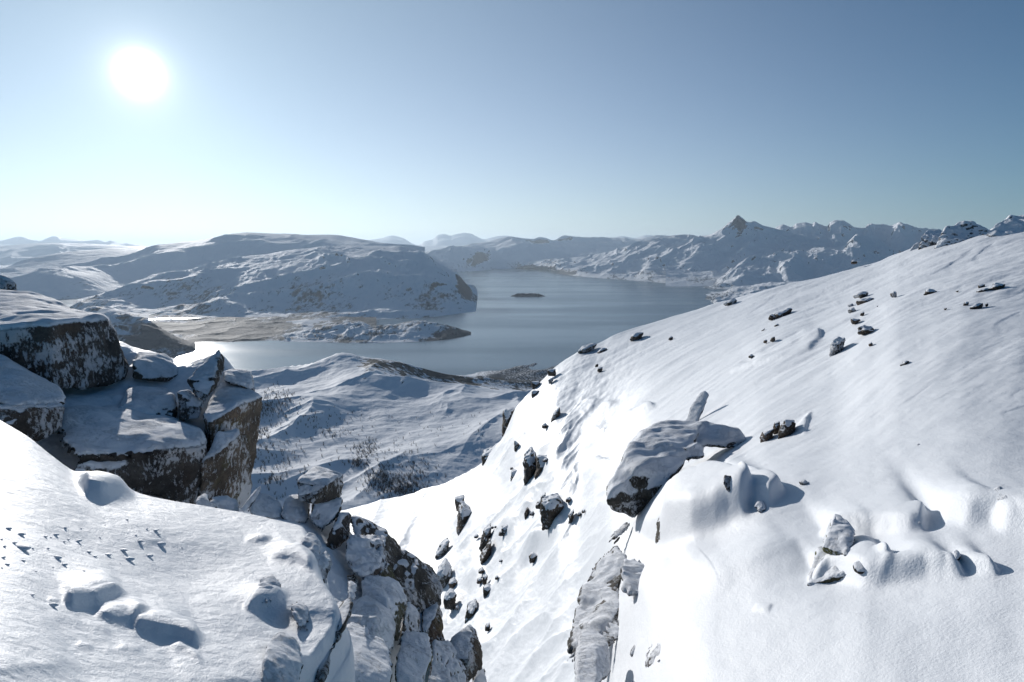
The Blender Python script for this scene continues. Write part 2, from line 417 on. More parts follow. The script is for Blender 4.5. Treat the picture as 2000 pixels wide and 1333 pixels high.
# pointed main peak with its two white spurs
ground('mountain', [[(1010, 523, 13400), (1060, 526, 12600), (1100, 536, 10800), (1160, 543, 9900), (1230, 548, 9300), (1300, 553.5, 8750), (1345, 556, 8500), (1400, 561, 8100), (1500, 566, 7700), (1660, 570, 7500)],
        [(1010, 521, 13700), (1060, 520, 12900), (1100, 528, 11300), (1160, 533, 10500), (1230, 534, 9900), (1300, 540, 9300), (1345, 544, 8900), (1400, 544, 8700), (1500, 535, 8600), (1660, 540, 8500)],
        [(1010, 519, 13900), (1060, 514, 13300), (1100, 517, 11900), (1150, 519, 11200), (1200, 513, 10700), (1260, 516, 10200), (1300, 523, 9700), (1345, 512, 9500), (1400, 505, 9400), (1460, 500, 9500), (1560, 500, 9500), (1660, 510, 9500)],
        [(1010, 517, 14100), (1060, 511, 13600), (1100, 511, 12500), (1150, 508, 11900), (1200, 500, 11300), (1235, 488, 11000), (1280, 483, 10800), (1330, 490, 10400), (1370, 480, 10200), (1410, 468, 10100), (1450, 462, 10300), (1500, 470, 10400), (1560, 480, 10400), (1660, 490, 10400)],
        [(1010, 516, 14300), (1060, 508, 13900), (1100, 506, 13000), (1150, 500, 12500), (1200, 490, 12000), (1235, 478, 11500), (1262, 473, 11500), (1290, 465, 11500), (1335, 459, 11500), (1350, 459.5, 11500), (1365, 463, 11400), (1385, 459, 11000), (1400, 452, 10800), (1412, 446, 10700), (1424, 436, 10700), (1434, 427.5, 10700), (1441, 421.5, 10700), (1449, 426, 10750), (1463, 434, 10800), (1472, 432, 10900), (1490, 440, 11000), (1510, 446, 11100), (1545, 456, 11200), (1600, 465, 11300), (1660, 475, 11400)],
        (2500, 'z', 0.)], 1010, 1660, 900, [36, 46, 50, 60, 12], mid_mat,
       zs=(-1,), disp=plus(mk_disp(700, 60, lambda V, U: sstep(0, .9, V)*(1-.85*sstep(3.5, 4, V)), 61, sc2=150, amp2=8, gul=20, gsc=520, gain=.56, lean=-.5),
       spurs([([(1352, 463), (1300, 478), (1250, 498), (1190, 518), (1120, 530), (1080, 533)], 75, 190, 80), ([(1405, 456), (1392, 464), (1345, 492), (1300, 515), (1262, 535), (1240, 548)], 105, 230, 90),
              ([(1500, 448), (1470, 480), (1440, 508), (1420, 530), (1400, 548)], 60, 150, 70), ([(1560, 466), (1545, 490), (1520, 520)], 60, 150, 70)], 4)),
       attrs=rockveg(.70, .45, 40, 260, .45, prof=both(streaks(70, .7, .06, 3), lambda P, U, V: .42*np.exp(-(((U-1440+(3.9-V)*22)/26)**4))*sstep(3.0, 3.4, V)*(1-sstep(4.0, 4.2, V)))))
# craggy shoulder and the low spit in front of them
ground('mountain', [[(1360, 575, 7000), (1400, 566, 7300), (1480, 568, 7000), (1900, 575, 6500)],
        [(1360, 570, 7300), (1400, 550, 7800), (1440, 535, 7900), (1500, 525, 8000), (1600, 525, 8000), (1900, 530, 7600)],
        [(1360, 566, 7500), (1390, 560, 7800), (1410, 545, 8200), (1430, 528, 8400), (1455, 515, 8700), (1490, 507, 8900), (1530, 500, 9100), (1570, 491, 9200), (1600, 484, 9200), (1640, 484, 9200), (1660, 470, 9300), (1674, 458, 9400), (1690, 461, 9400), (1705, 468, 9400), (1730, 480, 9300), (1760, 497, 9200), (1900, 510, 9000)],
        (1800, 'z', 0.)], 1360, 1900, 620, [60, 90, 12], mid_mat,
       zs=(-1,), disp=plus(mk_disp(620, 60, lambda V, U: sstep(0, .8, V)*(1-.8*sstep(1.6, 2, V)), 71, sc2=120, amp2=14, gul=17, gsc=380, gain=.56),
       spurs([([(1585, 489), (1530, 500), (1480, 510), (1440, 528), (1410, 548)], 70, 220, 80), ([(1672, 462), (1655, 482), (1650, 505)], 60, 130, 60), ([(1560, 500), (1545, 520), (1520, 540)], 60, 160, 70)], 2)), attrs=rockveg(.74, .5, 30, 200, .4, prof=streaks(60, .8, .12, 5)), fl=45)
ground('hill', [[(1370, 583, 5800), (1385, 588, 5700), (1404, 600, 4950), (1460, 612, 4700), (1900, 620, 4500)],
        [(1370, 581, 5950), (1390, 580, 6000), (1404, 580, 5900), (1430, 567, 6300), (1470, 560, 6400), (1510, 553, 6500), (1545, 551, 6500), (1580, 548, 6600), (1620, 545, 6600), (1900, 545, 6600)],
        (900, 'z', 0.)], 1370, 1900, 420, [70, 10], hill_mat,
       zs=(-1,), disp=mk_disp(420, 34, lambda V, U: sstep(0, .4, V)*(1-.6*sstep(.7, 1, V)), 77, sc2=90, amp2=10, gul=5, gsc=200), attrs=rockveg(.8, .55, 20, 180, .55), fl=28)

# ---- islet
ground('hill', [[(985, 578.5, 6010), (1000, 578.5, 6010), (1035, 579.5, 5960), (1060, 578.5, 6010), (1075, 577, 6100)],
        [(985, 578, 6150), (1000, 575.5, 6200), (1020, 573.5, 6220), (1040, 573.5, 6220), (1060, 575.5, 6200), (1075, 578, 6150)],
        (260, 'z', -2.)], 990, 1072, 160, [26, 8], hill_mat, zs=(-1,), disp=mk_disp(60, 5, lambda V, U: sstep(0, .4, V), 81), attrs=rockveg(.99, .95, 10, 60, .75), fl=22, fr=22)

# ---- left of the fjord: long fells behind
ground('mountain', [[(-500, 660, 4800), (0, 640, 5200), (250, 600, 6000), (500, 560, 6800), (760, 530, 7500), (830, 520, 8000)],
        [(-500, 570, 6200), (0, 540, 6500), (60, 538, 6500), (110, 532, 6600), (170, 533, 6800), (220, 545, 7000), (262, 547, 7100), (330, 530, 7400), (500, 510, 7700), (830, 500, 8200)],
        [(-500, 560, 7400), (0, 532, 7600), (50, 530, 7700), (112, 525, 7800), (170, 522, 7800), (240, 517, 7900), (300, 500, 8000), (400, 490, 8000), (500, 485, 8100), (830, 490, 8600)],
        [(-500, 545, 8600), (0, 526, 8800), (50, 508, 9000), (112, 496, 9300), (168, 490, 9500), (227, 484, 9700), (273, 487, 9500), (300, 482, 9200), (329, 478, 9000), (385, 470, 9000), (430, 462, 9000), (465, 457, 9000), (483, 455, 9000), (520, 457, 9200), (580, 459, 9600), (647, 459, 9900), (680, 464, 10000), (697, 467, 10000), (740, 475, 10000), (830, 490, 10000)],
        (3500, 'z', 0.)], -500, 830, 900, [60, 50, 100, 14], hill_mat,
       mk_disp(1500, 60, lambda V, U: sstep(0, .8, V)*(1-.8*sstep(2.5, 3, V)), 91, gain=.42, sc2=200, amp2=9), attrs=rockveg(.80, .6, 60, 330, .3))
# ---- the broad hill above the plain
ground('mountain', [[(60, 655, 3900), (140, 640, 4100), (230, 630, 4300), (340, 622, 4450), (500, 622, 4450), (640, 625, 4400), (740, 624, 4350), (800, 623, 4300), (855, 619, 4380), (900, 613, 4500), (930, 609, 4560), (936, 603, 4700), (929, 595, 4860), (946, 583, 5100), (930, 571, 5500), (937, 556, 6000), (938, 552, 6200)],
        [(60, 645, 4000), (140, 625, 4300), (230, 600, 4700), (340, 595, 4800), (500, 590, 4800), (640, 590, 4800), (740, 588, 4750), (800, 585, 4800), (855, 585, 4850), (900, 588, 4850), (930, 601, 4700), (938, 553, 6300)],
        [(60, 640, 4200), (140, 608, 4700), (180, 592, 5000), (217, 577, 5200), (262, 556, 5500), (330, 542, 5700), (400, 535, 5800), (500, 515, 5900), (600, 508, 6000), (700, 505, 6000), (768, 508, 6000), (825, 522, 5800), (880, 548, 5500), (938, 553, 6300)],
        [(60, 640, 4400), (140, 605, 5000), (180, 589, 5300), (217, 574, 5500), (262, 551, 6000), (315, 539, 6400), (385, 526, 6600), (450, 508, 6700), (520, 498, 6800), (560, 490, 6900), (640, 484, 7100), (700, 480, 7200), (768, 480, 7100), (800, 486, 7000), (825, 493, 6900), (852, 512, 6700), (890, 531, 6500), (915, 542, 6400), (938, 553, 6350)],
        (1800, 'z', 0.)], 60, 938, 1000, [60, 90, 60, 14], hill_mat,
       zs=(-1,), disp=mk_disp(900, 60, lambda V, U: sstep(0, .8, V)*(1-.75*sstep(2.5, 3, V)), 101, gain=.52, sc2=110, amp2=9, gul=8, gsc=300, ue=(60, 90, 880, 937)),
       attrs=rockveg(.83, .6, 40, 420, .5, base=.04, prof=lambda P, U, V: .35*sstep(800, 915, U)*(1-.6*sstep(2.4, 3, V))*sstep(-.35, .3, fbm(P[..., 0], P[..., 1]*.5, 180, 4, .6, 105))), fr=50)
# ---- flat farmland and the bay shore
ground('ground', [[(150, 700, 2900), (300, 690, 2950), (372, 674, 3150), (420, 671, 3200), (500, 668, 3230), (560, 668, 3240), (610, 668, 3240), (700, 671, 3200)],
        [(150, 670, 3150), (300, 665, 3300), (372, 668, 3250), (420, 664, 3290), (500, 661, 3300), (560, 660, 3320), (610, 662, 3300), (700, 668, 3250)],
        [(150, 660, 3500), (300, 648, 3600), (372, 645, 3700), (500, 645, 3800), (560, 645, 3800), (610, 645, 3750), (700, 643, 3800)],
        [(150, 640, 4250), (300, 625, 4300), (500, 620, 4450), (610, 620, 4500), (700, 620, 4500), (860, 617, 4600)]], 150, 735, 420, [14, 30, 60], hill_mat,
       zs=(-1, 3, 6, 14), disp=mk_disp(300, 8, lambda V, U: sstep(0, .4, V)*(1-sstep(685, 733, U)), 111), attrs=rockveg(.9, .7, 30, 90, 1.25))
ground('hill', [[(520, 668, 3245), (600, 669, 3235), (700, 671, 3200), (800, 669, 3225), (850, 667, 3250), (900, 660, 3350), (921, 653, 3460)],
        [(520, 664, 3330), (560, 655, 3420), (600, 646, 3500), (640, 637, 3560), (682, 630, 3600), (700, 630, 3600), (735, 636, 3560), (768, 636, 3560), (800, 630, 3600), (825, 628, 3620), (850, 631, 3620), (863, 634, 3600), (898, 645, 3540), (921, 653, 3480)],
        (180, 'z', -2.)], 520, 920, 420, [60, 12], hill_mat,
       zs=(-1,), disp=mk_disp(160, 13, lambda V, U: sstep(0, .4, V)*(1-sstep(885, 920, U))*(1-.5*sstep(.7, 1, V)), 117, sc2=40, amp2=4, gul=5, gsc=70), attrs=rockveg(.9, .6, 12, 110, .85, prof=lambda P, U, V: .3*sstep(780, 900, U)), fl=30)
# ---- dark wooded knoll behind the crag
ground('hill', [[(-150, 740, 2300), (0, 730, 2400), (200, 722, 2500), (300, 710, 2700), (345, 700, 2800), (392, 688, 2950)],
        [(-150, 690, 2600), (0, 670, 2800), (100, 650, 2900), (200, 660, 2850), (300, 672, 2850), (345, 680, 2900), (392, 687.5, 2960)],
        [(-150, 640, 3100), (0, 620, 3200), (100, 611, 3300), (143, 611, 3350), (190, 601, 3350), (215, 600, 3300), (245, 609, 3250), (262, 619, 3200), (285, 624, 3150), (305, 638, 3100), (343, 662, 3020), (375, 680, 2980), (392, 687, 2970)],
        (500, 'z', 0.)], -150, 391, 420, [50, 60, 10], hill_mat,
       zs=(-1,), disp=mk_disp(260, 26, lambda V, U: sstep(0, .5, V)*(1-.5*sstep(1.6, 2, V))*(1-sstep(355, 390, U)), 121, sc2=60, amp2=5), attrs=rockveg(.86, .6, 60, 300, 1.05, base=.08))

# ---- the white valley below and the knolls in front of the water
def crest(U, C, px, py_w, V, v0, vw):
    return np.exp(-((U-px)/py_w)**2)*np.exp(-((V-v0)/vw)**2)
def val_disp(P, U, V):
    x, y = P[..., 0], P[..., 1]
    k = 1-.55*sstep(3.5, 4, V)
    # wind- and water-shaped spurs that run down towards the viewer's left
    a = radians(28); xr = x*cos(a)-y*sin(a); yr = x*sin(a)+y*cos(a)
    d = fbm(xr, yr*.42, 230, 4, .38, 131, True)*17*sstep(0, 1, V)*k
    d += fbm(x, y, 140, 4, .45, 137)*7
    d += fbm(x, y, 26, 4, .5, 139)*1.5
    return d
def val_attr(P, U, V, n):
    x, y = P[..., 0], P[..., 1]
    rock = sstep(.86, .6, n[..., 2])*.8 + .62*bell(V, 3.1, 3.85, 4.3)*sstep(640, 740, U) + .16*fbm(x, y, 300, 3, .5, 141)
    rock += .25*sstep(2.2, 3, V)*sstep(560, 800, U)*sstep(-.1, .5, fbm(x, y, 90, 3, .5, 142))
    veg = .28*sstep(.05, .5, fbm(x, y, 130, 3, .5, 144)) + .8*sstep(860, 1000, U)*sstep(3.3, 3.8, V)
    return {'rock': rock, 'veg': veg}
VX0, VX1 = 250., 1150.
valley, VP = ground('ground', [
        [(380, 1130, 420), (700, 1130, 420), (1150, 1130, 420)],
        [(380, 985, 640), (560, 985, 650), (700, 990, 640), (800, 985, 640), (950, 960, 680), (1150, 940, 700)],
        [(380, 880, 860), (500, 870, 900), (600, 862, 930), (690, 870, 900), (760, 850, 950), (850, 850, 950), (950, 840, 960), (1150, 830, 960)],
        [(380, 800, 1150), (500, 790, 1180), (600, 780, 1200), (700, 800, 1120), (756, 778, 1200), (860, 768, 1300), (930, 768, 1330), (1035, 775, 1300), (1150, 775, 1300)],
        [(380, 735, 1650), (470, 730, 1700), (492, 727, 1700), (540, 724, 1650), (579, 719, 1640), (610, 712, 1620), (640, 706, 1600), (665, 699, 1600), (684, 697.5, 1600), (710, 700, 1600), (735, 700, 1620), (760, 704, 1640), (780, 709, 1660), (805, 719, 1700), (834, 726, 1760), (855, 732, 1850), (873, 735, 1900), (920, 738, 2050), (960, 740, 2130), (1059, 743, 2230), (1150, 746, 2250)],
        (420, 'z', -6.)], VX0, VX1, 900, [30, 110, 120, 120, 20], val_mat, val_disp, attrs=val_attr)

# ---- the big snow slope on the right
SL = {470: [(1400, 110), (1300, 130), (1200, 160), (1120, 205), (1080, 260), (1060, 310), (1045, 360)],
      600: [(1400, 92), (1300, 112), (1200, 140), (1120, 180), (1060, 230), (1035, 280), (1018, 330)],
      660: [(1400, 82), (1300, 102), (1200, 127), (1120, 162), (1060, 210), (1022, 260), (1000, 320)],
      750: [(1400, 72), (1300, 88), (1200, 112), (1120, 145), (1060, 185), (1010, 240), (976, 310)],
      860: [(1400, 60), (1300, 72), (1200, 90), (1120, 115), (1060, 145), (1000, 190), (946, 260)],
      930: [(1400, 48), (1300, 58), (1200, 73), (1100, 95), (1020, 125), (960, 165), (912, 210)],
      975: [(1400, 42), (1300, 51), (1200, 64), (1100, 82), (1000, 110), (930, 145), (864, 180)],
      1010: [(1400, 38), (1300, 46), (1200, 57), (1100, 72), (980, 98), (880, 135), (797, 170)],
      1050: [(1400, 34), (1300, 41), (1200, 50), (1080, 66), (950, 90), (840, 125), (752, 175)],
      1090: [(1400, 30), (1300, 36), (1190, 44), (1060, 58), (930, 80), (810, 115), (713, 185)],
      1130: [(1400, 26), (1300, 31), (1190, 39), (1055, 53), (925, 75), (805, 111), (686, 190)],
      1165: [(1400, 15), (1300, 20), (1190, 29), (1045, 42), (920, 64), (798, 104), (672, 198)],
      1200: [(1400, 10.5), (1300, 13), (1180, 17), (1040, 27), (920, 52), (790, 97), (655, 205)],
      1280: [(1400, 8.8), (1280, 10.7), (1150, 13.8), (1020, 19.8), (900, 35), (770, 78), (628, 215)],
      1400: [(1400, 7.5), (1270, 9.25), (1130, 12.1), (1000, 16.7), (880, 27.4), (730, 66), (592, 220)],
      1500: [(1400, 7.2), (1250, 9.0), (1100, 11.75), (970, 15.6), (850, 25), (700, 58), (566, 210)],
      1620: [(1400, 6.9), (1230, 8.9), (1070, 12), (940, 16.1), (810, 25.5), (670, 53), (536, 210)],
      1700: [(1400, 6.7), (1220, 8.7), (1055, 11.8), (920, 15.9), (790, 24), (650, 47), (515, 205)],
      1760: [(1400, 6.6), (1210, 8.7), (1040, 11.8), (900, 15.9), (770, 23.4), (630, 45), (494, 200)],
      1820: [(1400, 6.6), (1200, 8.7), (1025, 11.8), (890, 15.7), (755, 23.2), (615, 45), (476, 190)],
      1870: [(1400, 6.6), (1190, 8.75), (1010, 11.9), (880, 15.6), (740, 23.6), (600, 46), (468, 180)],
      1930: [(1400, 6.6), (1180, 8.8), (995, 12), (870, 15.7), (720, 24.8), (580, 50), (459, 168)],
      2000: [(1400, 6.6), (1170, 8.9), (980, 12.2), (860, 16), (700, 26), (560, 55), (449, 160)],
      2150: [(1400, 6.6), (1160, 8.9), (970, 12.2), (850, 16.3), (690, 27), (540, 60), (430, 150)]}
SLX = np.array(sorted(SL), float)
SLT = np.array([SL[int(k)] for k in SLX])        # (cols, 7, 2)
def sl_table(cols):
    py = np.stack([pchip(SLX, SLT[:, i, 0], cols) for i in range(7)], 0)
    lr = np.stack([pchip(SLX, np.log(SLT[:, i, 1]), cols) for i in range(7)], 0)
    return py, lr
def slope_r(px, py):
    """distance of the slope's bare surface at a photo pixel"""
    a, lr = sl_table(np.array([float(px)]))
    return float(np.exp(np.interp(-py, -a[:, 0], lr[:, 0])))

def lip(U, Y, R, pts, h, w, w2=6, ends=.22):
    """a wind lip: surface drops by h (photo px at distance R) on the lower side of the line and fades out over w"""
    a_ = np.array(pts); m_ = w*4+w2+10
    bb = (U > a_[:, 0].min()-m_) & (U < a_[:, 0].max()+m_) & (Y > a_[:, 1].min()-m_) & (Y < a_[:, 1].max()+m_)
    full = np.zeros(U.shape); U, Y, R = U[bb], Y[bb], R[bb]
    sd, t = poly_sd(U, Y, pts)
    e = sstep(0, ends, t)*(1-sstep(1-ends, 1, t))
    k = np.where(sd > 0, sstep(0, w2, sd)*np.exp(-np.maximum(sd, 0)/w)*-1.0, 0)
    full[bb] = k*e*h*R/F
    return full
def ridge(U, Y, R, pts, h, w, ends=.25, asym=1.0):
    sd, t = poly_sd(U, Y, pts)
    e = sstep(0, ends, t)*(1-sstep(1-ends, 1, t))
    ww = np.where(sd > 0, w*asym, w)
    return np.exp(-(sd/ww)**2)*e*h*R/F

# ---- drift shapes: a shelf of snow with a long windward tail and a steep lee face
BX0, BY0, BST = -240., 380., 2.0
BXX, BYY = np.meshgrid(np.arange(BX0, 2200, BST), np.arange(BY0, 1460, BST))
def blur(A, sg):
    n_ = int(3*sg)+1; k = np.exp(-.5*(np.arange(-n_, n_+1)/sg)**2); k /= k.sum()
    A = sum(kk*np.roll(A, i-n_, 0) for i, kk in enumerate(k)); return sum(kk*np.roll(A, i-n_, 1) for i, kk in enumerate(k))
def inside(pts):
    x, y = BXX, BYY; r_ = np.zeros(x.shape, bool); n_ = len(pts)
    for i in range(n_):
        (xa, ya), (xb, yb) = pts[i], pts[(i+1) % n_]
        if ya == yb: continue
        r_ ^= ((ya > y) != (yb > y)) & (x < (xb-xa)*(y-ya)/(yb-ya)+xa)
    return r_.astype(float)
def shelves(items, U, Y, R, tw=.7):
    H = np.zeros(BXX.shape)
    for pts, h, tail, ang, sg in items:
        m = inside(pts); ca, sa_ = cos(radians(ang)), -sin(radians(ang))     # tail runs towards angle ang (0 = right, 90 = up)
        n_ = 27; kx = np.exp(-.5*(np.arange(-n_, n_+1)/9.)**2); kx /= kx.sum()
        ms = np.clip(2*sum(kk*np.roll(m, i-n_, 1) for i, kk in enumerate(kx))-1, 0, 1) if tail else m*0
        best = ms.copy(); st = 0
        while tail and st < tail*1.3:
            st += 1.0
            best = np.maximum(best, np.roll(np.roll(ms, int(round(st*ca)), 1), int(round(st*sa_)), 0)*math.exp(-(st*BST/tail)**1.3))
        tight = blur(m, sg/BST); wide = blur(m, sg*2.2/BST)
        H += h*np.maximum((1-tw)*wide+tw*tight, blur(best, 2.4))
    fx = np.clip((U-BX0)/BST, 0, BXX.shape[1]-2); fy = np.clip((Y-BY0)/BST, 0, BXX.shape[0]-2)
    i, j = fx.astype(int), fy.astype(int); a, b_ = fx-i, fy-j
    v_ = H[j, i]*(1-a)*(1-b_)+H[j, i+1]*a*(1-b_)+H[j+1, i]*(1-a)*b_+H[j+1, i+1]*a*b_
    return v_*R/F

nx = 880
cols = np.linspace(470, 2150, nx)
py, lr = sl_table(cols)
rows = [60, 110, 110, 110, 110, 120]
v = np.concatenate([np.linspace(i, i+1, rows[i], endpoint=False) for i in range(6)]+[[6.0]])
PY = pchip(np.arange(7), py, v); R = np.exp(pchip(np.arange(7), lr, v)); U = np.repeat(cols[None], len(v), 0); V = np.repeat(v[:, None], nx, 1)
P = at(U, PY, R)
bk = []
for j, (dr, dz) in enumerate(((3, -.4), (8, -2), (20, -8), (60, -30), (140, -60), (200, -70))):
    q = P[-1].copy(); h = np.hypot(q[:, 0], q[:, 1]); q[:, :2] *= ((h+dr)/h)[:, None]; q[:, 2] += (CAMZ-P[-1, :, 2])/h*-dr + dz*np.where(cols > 1000, 1, .5); bk.append(q)
P = np.concatenate([P, np.array(bk)], 0)
U = np.concatenate([U, np.repeat(cols[None], 6, 0)]); PY = np.concatenate([PY, np.repeat(PY[-1:], 6, 0)]); R = np.concatenate([R, np.repeat(R[-1:], 6, 0)])
x, y = P[..., 0], P[..., 1]
D = np.zeros(U.shape)
# broad undulation, sastrugi combed along the wind (up to the right), grain
steep = 1-sstep(1130, 1270, U+.1*(PY-1000))
edge = np.exp(-((V[-1:, :].mean()) * 0)) if False else 1
D += fbm(x, y, 16, 3, .5, 151)*.28*sstep(12, 40, R)
a = radians(40); xr = x*cos(a)+y*sin(a); yr = -x*sin(a)+y*cos(a)
D += fbm(xr*.22, yr, 1.3, 4, .5, 153)*.075*sstep(9, 30, R)*(1+fbm(x, y, 20, 2, .5, 154))
D += fbm(xr*.3, yr, 4.5, 4, .5, 155)*.22*sstep(15, 60, R)*(1+.8*fbm(x, y, 30, 2, .5, 158))
D += fbm(xr*.25, yr, 12, 3, .5, 156)*.45*sstep(30, 80, R)
D += fbm(x, y, 1.1, 4, .5, 157)*.018
# rough, rock-studded flank of the gully: ribs and runnels down the fall line
th = radians(-52); ia = U*cos(th)+PY*sin(th); ib = -U*sin(th)+PY*cos(th)     # along / across the runnels
far_ = 1-.75*sstep(120, 230, R)
D += steep*far_*R/F*(fbm(ib, ia*.22, 46, 4, .5, 159, True)*11*sstep(740, 860, PY) + fbm(ib, ia*.3, 17, 4, .55, 160)*3.2 + fbm(ib, ia*.25, 34, 4, .5, 161)*5*(1-sstep(860, 960, U)) + fbm(ib, ia*.5, 7, 3, .5, 162)*1.0)
D += steep*fbm(x, y, 14, 4, .5, 163)*.35*far_
# lips and drifts seen in the photograph, small sastrugi steps strewn between them
_rs = random.Random(12); _sas = []
for _ in range(48):
    cx_, cy_ = _rs.uniform(1250, 2000), 0; t_ = _rs.random(); cy_ = np.interp(cx_, SLX, SLT[:, 6, 0])+18+t_*t_*330; l_ = _rs.uniform(18, 60); a_ = -radians(_rs.uniform(18, 36))
    _sas.append(([(cx_-l_*cos(a_), cy_-l_*sin(a_)), (cx_, cy_+_rs.uniform(-2, 2)), (cx_+l_*cos(a_), cy_+l_*sin(a_))], _rs.uniform(.4, 1.2), _rs.uniform(6, 16), 2.))
for pts, h, w, w2 in [([(1440, 706), (1500, 690), (1545, 676), (1580, 660)], 4, 8, 3), ([(1475, 690), (1520, 668), (1570, 645)], 4, 9, 3)]+_sas:
    D += lip(U, PY, R, pts, h, w, w2)
D += shelves([
    # rock step on the right: upper strip, dome, lower humps
    ([(1606, 1062), (1640, 1050), (1692, 1044), (1770, 1050), (1803, 1040), (1809, 1008), (1792, 1000), (1740, 1012), (1640, 1030), (1612, 1044)], 32, 60, 125, 5.5),
    ([(1834, 1010), (1885, 1026), (1935, 1018), (1965, 1034), (2160, 1056), (2160, 1014), (1972, 1006), (1930, 990), (1880, 992), (1846, 1000)], 44, 60, 128, 7.5),
    ([(1580, 1143), (1620, 1128), (1678, 1140), (1712, 1141), (1740, 1118), (1728, 1098), (1690, 1098), (1640, 1104), (1600, 1118)], 42, 50, 120, 6.5),
    ([(1712, 1141), (1770, 1131), (1816, 1122), (1885, 1126), (1856, 1104), (1800, 1096), (1750, 1104)], 38, 50, 120, 6.),
    ([(1858, 1102), (1900, 1114), (1952, 1122), (1930, 1100), (1890, 1092), (1865, 1093)], 24, 40, 125, 4.5),
    # drift joined to the buried boulder
    ([(1284, 1062), (1345, 1060), (1400, 1038), (1450, 1010), (1470, 985), (1430, 975), (1340, 978), (1300, 1000)], 84, 50, 152, 6.5),
    ([(1440, 985), (1500, 990), (1530, 965), (1500, 946), (1430, 948)], 40, 40, 130, 5),
    # scoop and ribs behind the overhanging boulder
    ([(1425, 726), (1470, 714), (1530, 700), (1582, 682), (1604, 660), (1600, 648), (1560, 664), (1480, 700)], 8, 50, 120, 2.5),
    ([(1130, 892), (1180, 865), (1230, 825), (1278, 790), (1262, 788), (1200, 828)], 14, 70, 125, 3),
    ([(1105, 880), (1150, 830), (1210, 785), (1185, 790), (1130, 840)], 12, 60, 130, 4),
    ([(1060, 915), (1110, 852), (1170, 782), (1150, 780), (1100, 835)], 15, 60, 135, 5),
    ([(1080, 1010), (1130, 960), (1190, 900), (1170, 900), (1120, 950)], 13, 60, 135, 5),
    ([(1545, 846), (1572, 848), (1578, 822), (1586, 800), (1566, 824)], 7, 24, 140, 2.5),
    ([(1205, 1150), (1250, 1120), (1310, 1100), (1290, 1130), (1240, 1170)], 8, 70, 120, 7),
    ([(1330, 1130), (1420, 1100), (1500, 1078), (1560, 1070), (1480, 1110), (1400, 1150)], 9, 90, 120, 10),
    ([(1470, 1195), (1500, 1200), (1508, 1185), (1480, 1182)], 5, 20, 120, 2.5),
], U, PY, R, .88)
D += ridge(U, PY, R, [(1450, 960), (1560, 935), (1700, 900), (1900, 870), (2080, 862)], 7, 34, .2, 1.6)
D += ridge(U, PY, R, [(1330, 1150), (1420, 1110), (1500, 1085), (1620, 1065)], 16, 34, .3, 1.3)
D += ridge(U, PY, R, [(1190, 1200), (1290, 1140), (1360, 1080), (1400, 1060)], 14, 40, .3, 1.2)
D += ridge(U, PY, R, [(1590, 1480), (1600, 1300), (1605, 1200), (1620, 1120)], 14, 90, .3, 1.5)
# gully ribs: ridges falling to lower left
for pts, h, w in [([(1030, 820), (990, 900), (930, 990), (880, 1060)], 16, 18), ([(1100, 870), (1050, 930), (990, 1020), (940, 1080)], 18, 16),
                  ([(1130, 940), (1090, 1000), (1040, 1060), (1000, 1100)], 16, 16), ([(1010, 1000), (960, 1070), (900, 1150)], 16, 14),
                  ([(950, 1040), (900, 1100), (865, 1160)], 12, 12), ([(1100, 1010), (1075, 1040), (1030, 1075)], 12, 10),
                  ([(1180, 900), (1130, 960), (1100, 1010)], 12, 20)]:
    D += ridge(U, PY, R, pts, h, w, .25, .6)
P[..., 2] += D
slope_mat = snow_mat('slope_snow', grain=26, gd=.010, soft=1.1, sd=.055, streak=(1, .6, 1))
me = mesh_from('snow_slope', P.reshape(-1, 3), grid_faces(*P.shape[:2]), slope_mat)
tag(link('snow_slope', me), kind='structure')
SLOPE_P, SLOPE_U, SLOPE_Y = P, U, PY

SGX, SGY = project(SLOPE_P); SGR = np.hypot(SLOPE_P[..., 0], SLOPE_P[..., 1])
def vis(px, py):
    """distance of the finished slope surface seen at a photo pixel (its crest when the pixel is above it)"""
    j = np.abs(SGX[200]-px).argmin(); sl_ = slice(max(0, j-14), j+15)
    gx, gy, gr = SGX[:-6, sl_], SGY[:-6, sl_], SGR[:-6, sl_]
    m = np.abs(gx-px) < 2.2
    top = gy[m].min(); yy = max(py, top+.5)
    d = np.where(m, np.abs(gy-yy), 1e9); c = gr[d < max(1.6, d.min()+.01)]
    return float(c.min())
def on_slope(px, py):
    r = vis(px, py); return at(px, py, r), r

# ---- the snow ledge in the left foreground
LL = [[(-200, 1430, 3.5), (0, 1420, 3.7), (200, 1420, 4.1), (400, 1420, 4.5), (480, 1420, 4.7), (560, 1425, 4.9)],
      [(-200, 1300, 4.5), (0, 1290, 4.8), (200, 1300, 5.3), (400, 1320, 5.6), (500, 1315, 5.8), (596, 1325, 5.9)],
      [(-200, 1170, 5.8), (0, 1150, 6.3), (200, 1180, 6.8), (400, 1210, 7.0), (550, 1205, 7.3), (684, 1185, 7.6)],
      [(-200, 1050, 7.5), (0, 1030, 8.1), (200, 1080, 8.3), (400, 1110, 8.7), (520, 1120, 8.6), (648, 1118, 8.6)],
      [(-200, 900, 10.4), (0, 910, 10.4), (200, 1000, 9.9), (400, 1040, 10.0), (520, 1062, 9.8), (634, 1065, 9.6)],
      [(-200, 700, 15.0), (0, 820, 13.0), (50, 850, 12.7), (100, 891, 12.3), (150, 924, 12.1), (200, 934, 12.0), (250, 957, 11.8), (300, 972, 11.6), (400, 988, 11.6), (480, 1001, 11.4), (560, 1020, 11.0), (618, 1034, 10.7)]]
nx = 560; uu = np.linspace(0, 1, nx); Ls = []; Lu = []; Ly = []
